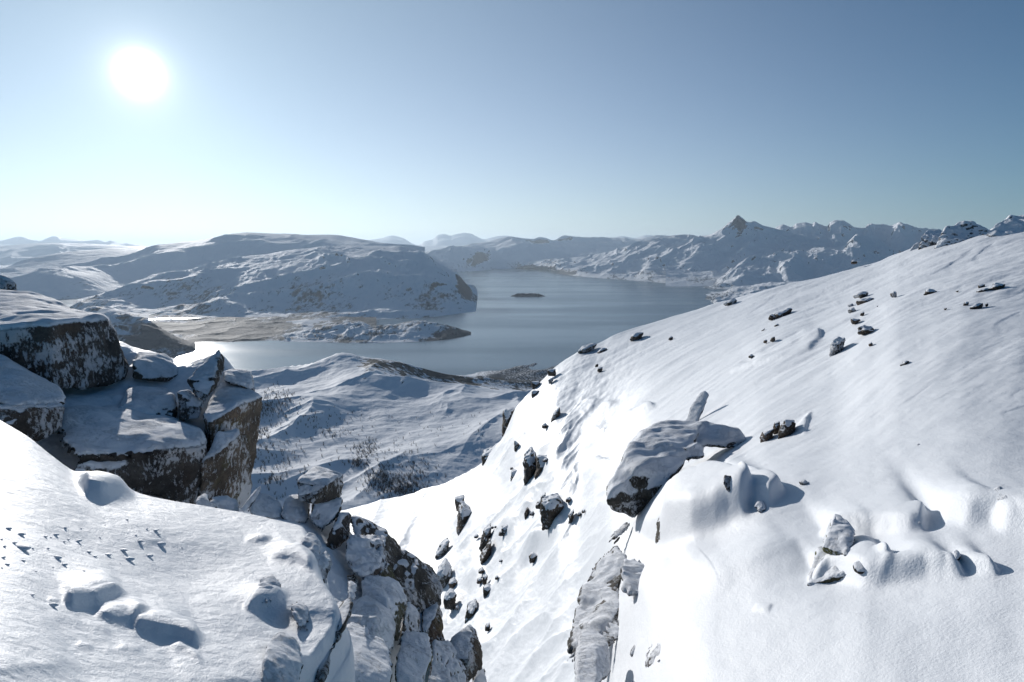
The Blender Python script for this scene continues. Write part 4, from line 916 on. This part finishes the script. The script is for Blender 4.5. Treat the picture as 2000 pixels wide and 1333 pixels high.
# ---- boulders on the near part of the slope ---------------------------------
rock('boulder', nearer([[(1184, 966, 27), (1200, 933, 27.5), (1222, 893, 28.5), (1252, 857, 30.2), (1290, 840, 31.6), (1374, 834, 32.2), (1350, 880, 28.8), (1345, 905, 28.2), (1310, 935, 27.2), (1292, 972, 26.8), (1238, 1018, 26.8), (1193, 1003, 26.5), (1188, 980, 26.3), (1240, 930, 26.7)],
                 [(1340, 836, 32), (1374, 833, 32.4), (1415, 843, 32.3), (1443, 846, 32.3), (1461, 865, 32), (1438, 882, 31.5), (1410, 879, 31), (1350, 878, 30)],
                 [(1333, 878, 28.6), (1360, 866, 29.2), (1380, 880, 29.5), (1382, 900, 29), (1350, 909, 28.3), (1332, 905, 28.2)]], 0.82), 'rimed', 'huge overhanging boulder with snow coat and dark underside on the slope', 'boulder', thick=.18, cover=.28, back=.35, rough=1.3, vox=.065)
def step_stone(pts, label, mat, name='boulder', cat='rock', **k):
    a = np.array(pts, float); yb = a[:, 1].max(); xb = a[a[:, 1].argmax(), 0]; r = vis(xb, yb); hh = np.ptp(a[:, 1]); cx_ = a[:, 0].mean()
    q = [(x, y, r+k.get('dep', 1.6)*(yb-y)*r/F) for x, y in pts]+[(x, y+hh*.1, max(r*.9, vis(x, y+hh*.1)*1.004)) for x, y in pts if y > yb-hh*.45]+[(cx_, yb+hh*.1, r)]
    return rock(name, [q], mat, label, cat, thick=k.get('thick', .04), cover=k.get('cover', .2), back=.4, rough=k.get('rough', .8), allsnow=k.get('allsnow', True))
step_stone([(1283, 1014), (1300, 1004), (1322, 1008), (1352, 1040), (1348, 1052), (1282, 1056)], 'frosted rock corner poking out of the big snow mound', 'rimed', cat='rock', thick=.02, cover=.75, rough=1.2, dep=.8, allsnow=False)
step_stone([(1412, 944), (1415, 928), (1428, 930), (1434, 956), (1424, 962)], 'dark crack stone in the shaded side of the big snow mound', 'rimed', thick=.01, cover=.9, dep=1.0, allsnow=False)
step_stone([(1472, 992), (1480, 980), (1492, 980), (1496, 996), (1484, 1002)], 'little stone in the shadow right of the big snow mound', 'rimed', name='rock', cover=.4, allsnow=False)
rock('rock_outcrop', nearer([[(1206, 1076, 21.4), (1180, 1099, 20.8), (1158, 1123, 20.2), (1146, 1156, 19), (1141, 1172, 18.6), (1152, 1190, 17.9), (1210, 1160, 18.3), (1236, 1116, 19.6)],
                 [(1152, 1140, 19.4), (1141, 1172, 18.6), (1130, 1216, 17), (1118, 1246, 16), (1105, 1296, 14.6), (1112, 1298, 14.5), (1150, 1262, 15.2), (1182, 1244, 15.8), (1200, 1215, 16.6), (1222, 1180, 17.5), (1200, 1150, 18.4)]], 0.93), 'rimed', 'long frosted rock rib running down the left edge of the near slope', 'rock', thick=.03, cover=.8, back=.3, rough=1.5, vox=.05)
rock('rock_outcrop', nearer([[(1212, 1112, 18), (1240, 1108, 18.3), (1262, 1118, 18.2), (1276, 1140, 17.6), (1262, 1160, 16.9), (1238, 1172, 16.4), (1214, 1160, 16.8)]], 0.86), 'frost', 'rounded frosted hump beside the top of the long rib', 'rock', thick=.1, cover=.35, back=.4, rough=1.0, allsnow=True)
rock('rock', nearer([[(1186, 1062, 21.8), (1200, 1044, 22.6), (1222, 1030, 23.2), (1232, 1026, 23.4), (1222, 1044, 22.6), (1198, 1065, 21.6)]], 0.95), 'dark', 'narrow dark stone below the overhanging boulder', 'rock', thick=.03, cover=.7, back=.3)
rock('rock', nearer([[(1205, 1219, 15.9), (1216, 1231, 15.7), (1208, 1250, 15.1), (1190, 1266, 14.7), (1166, 1284, 14.1), (1158, 1275, 14.3), (1184, 1238, 15.3)]], 0.93), 'frost', 'short frosted rib right of the long one', 'rock', thick=.03, cover=.7, back=.3)
rock('boulder', nearer([[(1122, 1292, 12.3), (1140, 1277, 12.8), (1160, 1276, 12.9), (1184, 1298, 12.4), (1196, 1318, 11.8), (1165, 1345, 10.8), (1120, 1380, 10.2)]], 0.9), 'frost', 'snow-covered block with shaded face at the bottom edge of the slope', 'boulder', thick=.08, cover=.1, back=.4, rough=.6, allsnow=True)
step_stone([(1258, 1300), (1275, 1282), (1292, 1262), (1302, 1249), (1314, 1251), (1311, 1270), (1290, 1290), (1266, 1300)], 'frosted stone with shaded right side low on the slope', 'frost', name='rock', cover=.6, allsnow=False)
step_stone([(1230, 1278), (1240, 1264), (1246, 1266), (1234, 1284)], 'small dark sliver beside the low frosted stone', 'dark', name='rock', cover=.8, allsnow=False)

# ---- rock step on the right --------------------------------------------------
def sr(pts, k=.985): return [(x, y, slope_r(x, y)*k) for x, y in pts]
step_stone([(1627, 1012), (1644, 1018), (1672, 1045), (1660, 1082), (1640, 1084), (1606, 1071), (1618, 1042)], 'green-tinged frosted stone at the left end of the rock step', 'olive', rough=1.1)
step_stone([(1597, 1078), (1642, 1080), (1664, 1100), (1652, 1120), (1620, 1126), (1576, 1140), (1591, 1098)], 'mossy frosted stone with dark gaps, lowest of the rock step', 'olive', rough=1.2)
step_stone([(1786, 1000), (1798, 994), (1803, 1006), (1801, 1026), (1790, 1028)], 'dark cracked rock edge in the upper part of the rock step', 'rimed')
step_stone([(1935, 964), (1950, 955), (1968, 966), (1975, 978), (1945, 982)], 'frosted rock sticking out of the snow dome at the right edge', 'rimed')
step_stone([(1664, 1104), (1680, 1100), (1692, 1112), (1688, 1120), (1668, 1116)], 'small dark mossy stone in the shade of the rock step', 'far')
step_stone([(1857, 1086), (1866, 1080), (1876, 1090), (1868, 1098)], 'dark pebble-like tip at the right end of the rock step', 'far')

# ---- stones scattered over the slope -----------------------------------------
def slope_stone(poly, label, mat='far', bulge=.16, cover=.72, group=None, thick=None):
    a = np.array(poly, float); c = a.mean(0); yb = a[:, 1].max(); xb = a[a[:, 1].argmax(), 0]
    r = vis(xb, yb); w = max(np.ptp(a[:, 0]), np.ptp(a[:, 1])); mm = w*r/F; hh = np.ptp(a[:, 1])
    pts = [(x, y, r+mm*.06+mm*.35*(yb-y)/hh) for x, y in a]
    pts.append((c[0]-w*.05, c[1]+.05*w, r-mm*bulge))
    pts += [(c[0]+(x-c[0])*.8, yb+hh*.12, r+mm*.25) for x, y in a[::2]]      # foot buried in the snow
    return rock('rock', [pts], mat, label, 'rock', group, thick=.035*mm if thick is None else thick, cover=cover, back=.8, rough=2.4, vox=max(.03, 1.6*r/F, mm/40))
STONES = [
 ([(983, 803), (1005, 798), (1005, 826), (994, 851), (981, 854), (983, 826)], 'upright stone on the slope edge above the valley', 'far'),
 ([(943, 892), (964, 879), (996, 862), (978, 883), (953, 906), (943, 908)], 'long brown slab jutting from the slope edge over the valley', 'far'),
 ([(1024, 895), (1038, 879), (1047, 892), (1050, 915), (1040, 936), (1026, 945)], 'dark left half of the cracked pair high on the gully flank', 'far'),
 ([(1048, 893), (1070, 895), (1084, 906), (1062, 922), (1044, 938), (1050, 915)], 'snow-streaked right half of the cracked pair on the gully flank', 'far'),
 ([(887, 975), (908, 972), (906, 988), (899, 996)], 'small dark cap stone above the tall gully-edge stone', 'far'),
 ([(896, 1003), (903, 990), (920, 1002), (919, 1020), (905, 1040), (894, 1047)], 'tall dark stone on the left edge of the gully flank', 'far'),
 ([(1056, 984), (1075, 976), (1091, 974), (1102, 991), (1091, 1014), (1074, 1028), (1068, 1008), (1056, 1000)], 'dark craggy stone with long shadow in the middle of the gully flank', 'far'),
 ([(1024, 1003), (1031, 992), (1034, 1010), (1027, 1014)], 'small triangular stone left of the craggy one', 'far'),
 ([(979, 1033), (994, 1026), (997, 1037), (983, 1048)], 'square dark stone above a shadow on the gully flank', 'far'),
 ([(937, 1072), (946, 1040), (960, 1030), (951, 1056), (943, 1074)], 'thin upright blade of rock, upper of two in a line', 'far'),
 ([(937, 1102), (948, 1079), (960, 1058), (954, 1083), (941, 1103)], 'thin upright blade of rock, lower of two in a line', 'far'),
 ([(942, 1127), (953, 1126), (951, 1141), (944, 1140)], 'small square stone below the two rock blades', 'far'),
 ([(943, 1150), (955, 1146), (962, 1152), (962, 1162), (947, 1168)], 'broken stone just below the small square stone', 'far'),
 ([(908, 1217), (913, 1194), (930, 1180), (935, 1194), (924, 1217)], 'rounded brown stone above the diamond boulder', 'far'),
 ([(854, 1125), (870, 1102), (879, 1112), (884, 1132), (868, 1148)], 'frosted pointed stone just right of the middle crag', 'rimed'),
 ([(876, 1140), (887, 1132), (893, 1140), (884, 1150)], 'little brown stone beside the frosted pointed one', 'far'),
 ([(866, 1171), (880, 1158), (891, 1161), (888, 1189), (872, 1188)], 'dark stone in shadow between the middle crag and gully', 'far'),
 ([(850, 1090), (861, 1069), (878, 1056), (868, 1079), (855, 1091)], 'slanting snow-edged stone low in the gully mouth', 'rimed'),
 ([(1033, 1088), (1040, 1082), (1049, 1086), (1042, 1099), (1034, 1099)], 'small stone alone low on the gully flank', 'far'),
 ([(1111, 1023), (1111, 1007), (1121, 998), (1116, 1019)], 'narrow stone left of the overhanging boulder', 'far'),
 ([(1056, 972), (1066, 964), (1064, 982)], 'tiny stone above the craggy stone', 'far'),
 ([(1038, 746), (1054, 745), (1056, 757), (1040, 760)], 'dark overhanging stone at the brink where the slope meets the valley', 'far'),
 ([(1038, 765), (1054, 763), (1047, 777), (1038, 778)], 'dark stone under the overhanging one at the brink', 'far'),
 ([(1069, 723), (1085, 721), (1086, 734), (1076, 733)], 'black stone on the brink against the water', 'far'),
 ([(1070, 742), (1083, 736), (1077, 749)], 'snow-flecked stone just below the black one on the brink', 'rimed'),
 ([(1076, 825), (1081, 810), (1094, 795), (1085, 821)], 'thin stone in a snow groove near the brink', 'far'),
 ([(1004, 862), (1012, 866), (1015, 873), (1007, 880)], 'small stone next to the upright edge stone', 'far'),
 ([(997, 941), (999, 922), (1012, 919), (1006, 941)], 'pale snow-dusted stone left of the cracked pair', 'rimed'),
 ([(1230, 664), (1233, 656), (1245, 650), (1258, 649), (1250, 660), (1236, 666)], 'low dark stone with shadow near the crest above the fjord', 'far'),
 ([(1128, 688), (1137, 678), (1152, 673), (1166, 673), (1152, 683), (1136, 690)], 'snow-streaked rocks on the crest above the water', 'rimed'),
 ([(1165, 690), (1177, 679), (1186, 681), (1176, 688)], 'black stone just below the crest above the water', 'far'),
 ([(1305, 663), (1310, 656), (1315, 658), (1309, 664)], 'single small brown stone on the bright upper slope', 'far'),
 ([(1505, 625), (1510, 616), (1539, 602), (1548, 604), (1538, 613), (1516, 625)], 'long tilted slab casting a shadow high on the slope', 'far'),
 ([(1411, 594), (1432, 583), (1439, 587), (1424, 596)], 'flat snow-capped stone on the crest beside the low headland', 'rimed'),
 ([(1486, 647), (1494, 640), (1493, 647)], 'tiny brown stone below the long tilted slab', 'far'),
 ([(1511, 636), (1520, 632), (1522, 636), (1513, 638)], 'small dark stone under the long tilted slab', 'far'),
 ([(1674, 651), (1676, 641), (1688, 636), (1703, 639), (1710, 648), (1694, 652)], 'rounded brown boulder below the stack of slabs', 'far'),
 ([(1805, 576), (1810, 566), (1820, 565), (1831, 570), (1820, 575)], 'lone dark brown boulder on the upper right slope', 'far'),
 ([(1910, 563), (1910, 556), (1924, 555), (1922, 562)], 'square brown stone left of the dark flat one', 'far'),
 ([(1928, 567), (1940, 554), (1964, 556), (1949, 563)], 'dark flat stone near the right edge of the upper slope', 'far'),
 ([(1905, 571), (1925, 563), (1934, 563), (1920, 570)], 'thin slab edge under the square brown stone', 'far'),
 ([(1661, 621), (1683, 624), (1672, 632), (1665, 631)], 'dark block at the lower end of the stack of slabs', 'far'),
 ([(1665, 577), (1680, 571), (1696, 571), (1688, 580)], 'snow-edged slab, top of the stack of slabs', 'rimed'),
 ([(1671, 589), (1690, 583), (1707, 583), (1704, 588), (1679, 595)], 'dark-rimmed slab, second of the stack', 'far'),
 ([(1655, 596), (1665, 592), (1668, 597), (1660, 600)], 'little slab on the left side of the stack', 'rimed'),
 ([(1655, 606), (1668, 600), (1672, 606), (1662, 611)], 'little slab above the dark block of the stack', 'rimed'),
 ([(1620, 697), (1625, 669), (1637, 658), (1652, 661), (1640, 684), (1631, 696)], 'frosted knobbly hump left of the rounded brown boulder', 'frost'),
 ([(1880, 597), (1885, 589), (1893, 590), (1886, 597)], 'small stone above the thin sliver on the right slope', 'far'),
 ([(1892, 604), (1905, 594), (1921, 592), (1905, 602)], 'thin sliver of rock on the right slope', 'far'),
 ([(1757, 715), (1766, 706), (1777, 705), (1768, 712)], 'little curved stone alone in the middle of the right slope', 'far'),
 ([(1739, 574), (1747, 569), (1752, 572), (1749, 580), (1741, 580)], 'pair of pebbles between the stack and lone boulder', 'far'),
 ([(1484, 858), (1490, 846), (1512, 838), (1508, 850), (1490, 863)], 'left brown piece of the split rock on the slope', 'far'),
 ([(1510, 842), (1512, 827), (1523, 824), (1521, 843), (1515, 848)], 'middle brown piece of the split rock on the slope', 'far'),
 ([(1520, 857), (1524, 838), (1533, 822), (1553, 822), (1554, 829), (1538, 847)], 'right and largest piece of the split rock on the slope', 'far'),
 ([(1696, 672), (1702, 668), (1705, 672), (1700, 676)], 'pebble below the rounded brown boulder', 'far'),
 ([(1661, 515), (1663, 509), (1673, 508), (1675, 514)], 'grey block on the skyline where the ridge steepens', 'far'),
 ([(1843, 602), (1851, 601), (1847, 606)], 'tiny brown pebble left of the thin sliver', 'far'),
 ([(1560, 941), (1571, 938), (1580, 943), (1570, 947)], 'single dark pebble on the snow right of the big mound', 'rimed'),
 ([(1788, 870), (1795, 866), (1800, 870)], 'lone pebble on the wide right slope', 'rimed'),
]
for poly, lab, mt in STONES: slope_stone(poly, lab, mt, group='stones on the snow slope', cover=.6 if mt == 'far' else .42)
# little stones strewn between the bigger ones on the gully flank
_rt = random.Random(31)
for k_ in range(34):
    bx, by = _rt.choice([(1045, 915), (1085, 1000), (905, 1020), (950, 1065), (955, 1140), (920, 1200), (1120, 1010), (880, 1150), (1010, 850), (1060, 830), (990, 1035), (1160, 700), (1690, 600), (1890, 600), (1500, 640)])
    x_, y_ = bx+_rt.gauss(0, 26), by+_rt.gauss(0, 22); w_ = _rt.uniform(2.5, 7); h_ = w_*_rt.uniform(.7, 1.5)
    if y_ < np.interp(x_, SLX, SLT[:, 6, 0])+12: continue
    lean = _rt.uniform(-.5, .9)*h_*.5
    pl = [(x_-w_, y_+h_*.4), (x_-w_*.5+lean*.4, y_-h_*.5), (x_+w_*.3+lean, y_-h_*_rt.uniform(.7, 1.1)), (x_+w_*_rt.uniform(.8, 1.2), y_-h_*.1), (x_+w_*.4, y_+h_*.6)]
    slope_stone(pl, 'tiny half-buried dark stone among the rocks on the snow slope', 'far', group='tiny stones on the snow slope', cover=.7)
# leaning plate stuck in the snow behind the overhanging boulder
r0 = vis(1345, 832)
rock('rock', [[(1335, 834, r0), (1350, 795, r0*1.03), (1366, 768, r0*1.05), (1376, 762, r0*1.05), (1387, 770, r0*1.04), (1378, 795, r0*1.02), (1360, 834, r0*.99)]], 'frost', 'leaning snow-faced plate of rock behind the overhanging boulder', 'rock', thick=.04, cover=.6, back=.12, rough=.6)
# outcrops on the skyline
for pts, lab, mt in [([(1774, 492), (1787, 477), (1812, 470), (1818, 480), (1800, 490)], 'low snow-draped outcrop on the skyline, left of the domes', 'rimed'),
                     ([(1798, 466), (1810, 451), (1836, 449), (1846, 462), (1830, 476)], 'small snow-ringed outcrop on the skyline left of the big dome', 'rimed'),
                     ([(1834, 466), (1849, 446), (1873, 438), (1896, 437), (1913, 445), (1932, 455), (1925, 472), (1850, 478)], 'big dark-topped dome of rock on the skyline', 'rimed'),
                     ([(1925, 456), (1948, 437), (1974, 425), (2010, 424), (2060, 430), (2060, 456), (1940, 462)], 'rocky rise at the right end of the skyline', 'rimed')]:
    a = np.array(pts, float); cx_ = a[:, 0].mean(); r = vis(cx_, 300)*.985
    rr_ = [(x, y, r*(1+.03*(a[:, 1].max()-y)/30)) for x, y in pts]+[(cx_+(x-cx_)*1.12, a[:, 1].max()+12, r) for x, y in pts[::2]]
    rock('rock_outcrop', [rr_], mt, lab, 'rock', thick=.15, cover=.55, back=.5, rough=2.2, vox=.12)

# ---- snow crumbs on the ledge ----------------------------------------------------
crumb_mat = snow_mat('snow_crumb', grain=120, gd=.004, soft=12, sd=.01)
CR = [(645,503,22),(330,548,22),(790,555,36),(45,550,30),(110,577,34),(228,590,24),(258,596,12),(282,580,28),(345,604,20),(325,616,20),(398,610,36),(692,583,16),(745,552,16),(806,578,24),(712,610,36),(817,625,48),(10,605,14),(25,640,20),(120,638,66),(167,650,16),(243,650,18),(450,667,30),(482,690,24),(550,680,32),(628,656,44),(18,696,26),(120,711,24),(295,694,40),(325,730,30),(655,700,50),(760,685,38),(923,648,10),(10,750,12),(38,730,24),(75,623,24),(268,748,12),(180,770,14),(425,765,14),(165,886,26),(268,932,48),(610,730,10),(410,548,14),(508,596,14),(246,470,8),(532,535,8)]
special = {(120, 638): 'long flat crumb of snow, widest on the ledge', (268, 932): 'snow crumb lying alone beside the large hollow on the ledge',
           (645, 503): 'snow crumb lying highest up on the ledge', (817, 625): 'large snow crumb at the right end of the scatter',
           (655, 700): 'largest round snow crumb at the lower right of the scatter', (923, 648): 'tiny snow crumb farthest right on the ledge', (165, 886): 'small snow crumb below the scatter, left of the hollow'}
near_ = {(330, 548): 'round snow crumb at the top of the scatter, left of the middle', (790, 555): 'oval snow crumb in the upper right cluster', (806, 578): 'small snow crumb just below the oval one in the upper right cluster',
         (398, 610): 'wide snow crumb in the middle of the scatter', (712, 610): 'snow crumb left of the large one at the right end', (450, 667): 'tall snow crumb below the middle of the scatter',
         (550, 680): 'snow crumb between the tall one and the long one', (628, 656): 'long snow crumb above the largest round one', (760, 685): 'flat snow crumb right of the largest round one',
         (120, 711): 'round snow crumb at the lower left of the scatter', (295, 694): 'flat snow crumb in the lower middle of the scatter', (325, 730): 'snow crumb just below the flat lower-middle one', (110, 577): 'flat snow crumb in the upper left of the scatter', (45, 550): 'snow crumb nearest the top left of the scatter'}
special.update(near_)
rnd = random.Random(4)
import bmesh
protos = []
for k in range(5):
    bm = bmesh.new(); bmesh.ops.create_icosphere(bm, subdivisions=3, radius=.5)
    V = np.array([v_.co[:] for v_ in bm.verts]); V = V*(1+.2*fbm3(V, .4, 3, .5, 300+k))[:, None]*np.array([1, .8, .62])
    for v_, c_ in zip(bm.verts, V): v_.co = c_
    me = bpy.data.meshes.new('snow_clump'); bm.to_mesh(me); bm.free()
    me.polygons.foreach_set('use_smooth', np.ones(len(me.polygons), bool)); me.materials.append(crumb_mat); protos.append(me)
for i, (cx, cy, s) in enumerate(CR):
    px_, py_ = cx/2.598, cy/2.598+820
    q, r = on_ledge(px_, py_+s/2.598*.25); w = s/2.598*r/F*.92
    o = link('snow_clump', protos[i % 5], None, q+np.array([0, 0, w*.1]))
    o.scale = (w, w*rnd.uniform(.8, 1), w*rnd.uniform(.45, .6)); o.rotation_euler = (rnd.uniform(-.2, .2), rnd.uniform(-.2, .2), rnd.uniform(-.5, .5))
    tag(o, special.get((cx, cy), 'small loose crumb of snow in the scatter on the left ledge'), 'snow clump', 'loose snow crumbs on the ledge')
# ---------------------------------------------------------------- bare birch scrub in the valley
def scrub(name, spots, n, hgt, seed, mat, clip=None):
    """leafless shrubs: each a few thin leaning stems with twigs. spots: (px, py, rx, ry, weight) on the valley surface"""
    rg = np.random.default_rng(seed)
    VU = np.linspace(VX0, VX1, VP.shape[1])
    # project the valley grid to photo pixels
    Q = VP-np.array([0, 0, CAMZ]); c, s = cos(PITCH), sin(PITCH)
    fy = Q[..., 1]*c+Q[..., 2]*s; uy = -Q[..., 1]*s+Q[..., 2]*c
    gx = 1000+F*Q[..., 0]/fy; gy = 666.5-F*uy/fy
    w = np.array([p[4] for p in spots], float); w /= w.sum()
    B = []
    for k in range(n):
        cx, cy, rx, ry, _ = spots[rg.choice(len(spots), p=w)]
        x = cx+rg.normal()*rx*.5; y = cy+rg.normal()*ry*.5
        j = int(np.clip((x-VX0)/(VX1-VX0)*(len(VU)-1), 0, len(VU)-1)); i = int(np.argmin((gy[:, j]-y)**2+(np.arange(VP.shape[0]) > VP.shape[0]-22)*1e6)); B.append(VP[i, j])
    B = np.array(B)+np.concatenate([rg.normal(size=(n, 2))*1.5, np.zeros((n, 1))], 1)
    verts, faces = [], []; base = 0
    for b_ in B:
        h = hgt*rg.uniform(.5, 1.25)
        for st in range(rg.integers(3, 6)):
            dx, dy = rg.normal(size=2)*.28; t = h*rg.uniform(.04, .065)
            p0 = b_+np.array([rg.normal()*.3, rg.normal()*.3, -.5]); p1 = p0+np.array([dx*h*.4, dy*h*.4, h*.55]); p2 = p1+np.array([dx*h*.6, dy*h*.6, h*.5])
            segs = [(p0, p1, t, t*.6), (p1, p2, t*.6, t*.2)]
            for tw in range(4):
                a_ = p0+(p1-p0)*rg.uniform(.5, 1) if tw < 2 else p1+(p2-p1)*rg.uniform(0, .7)
                d_ = np.array([rg.normal()*.3, rg.normal()*.3, rg.uniform(.15, .4)])*h*.55; segs.append((a_, a_+d_, t*.45, t*.12))
            for a_, c_, t0, t1 in segs:
                for q, tt in ((a_, t0), (c_, t1)):
                    for an in (0, 2.09, 4.19): verts.append(q+np.array([cos(an)*tt, sin(an)*tt, 0]))
                for e in range(3): faces.append([base+e, base+(e+1) % 3, base+3+(e+1) % 3, base+3+e])
                base += 6
    me = mesh_from(name, np.array(verts), np.array(faces), mat, smooth=False)
    return tag(link(name, me), kind='stuff')
m, nt, b = nodes('birch_bark'); n = N(nt)
nt.links.new(n.mix(n.noise(.8, 3), (.05, .042, .04, 1), (.11, .095, .09, 1)), b.inputs['Base Color']); b.inputs['Roughness'].default_value = .9
scrub('birch_scrub', [(775, 945, 60, 26, 3), (740, 930, 26, 22, 1), (805, 915, 50, 30, 1), (790, 960, 60, 16, 2)], 620, 3.8, 5, m)
scrub('birch_scrub', [(715, 880, 26, 24, 2), (800, 880, 70, 30, 1), (700, 905, 20, 14, 1)], 300, 3.6, 6, m)
scrub('birch_scrub', [(545, 780, 34, 26, 3), (520, 800, 26, 20, 3), (505, 850, 30, 40, 2), (540, 910, 60, 60, 2), (600, 880, 90, 60, 1), (620, 820, 60, 30, 1)], 620, 4.6, 7, m)
scrub('birch_scrub', [(650, 845, 40, 12, 2), (690, 820, 80, 30, 1), (870, 830, 80, 30, 1), (545, 950, 50, 40, 1), (650, 930, 60, 40, .4)], 160, 3.6, 8, m)
# ---------------------------------------------------------------- the air: thin cold haze
hm = bpy.data.materials.new('cold_air'); hm.use_nodes = True; nt = hm.node_tree; nt.nodes.clear()
o_ = nt.nodes.new('ShaderNodeOutputMaterial'); pv = nt.nodes.new('ShaderNodeVolumePrincipled')
pv.inputs['Color'].default_value = (.70, .85, 1.0, 1); pv.inputs['Density'].default_value = HAZE; pv.inputs['Anisotropy'].default_value = .38
nt.links.new(pv.outputs[0], o_.inputs['Volume'])
x0, x1, y0, y1, z0, z1 = -90000, 90000, -20000, 95000, -20, 1350
P = np.array([[x, y, z] for x in (x0, x1) for y in (y0, y1) for z in (z0, z1)], float)
me = mesh_from('haze', P, np.array([[0, 1, 3, 2], [4, 6, 7, 5], [0, 4, 5, 1], [2, 3, 7, 6], [0, 2, 6, 4], [1, 5, 7, 3]]), hm, smooth=False)
tag(link('haze', me), kind='stuff')
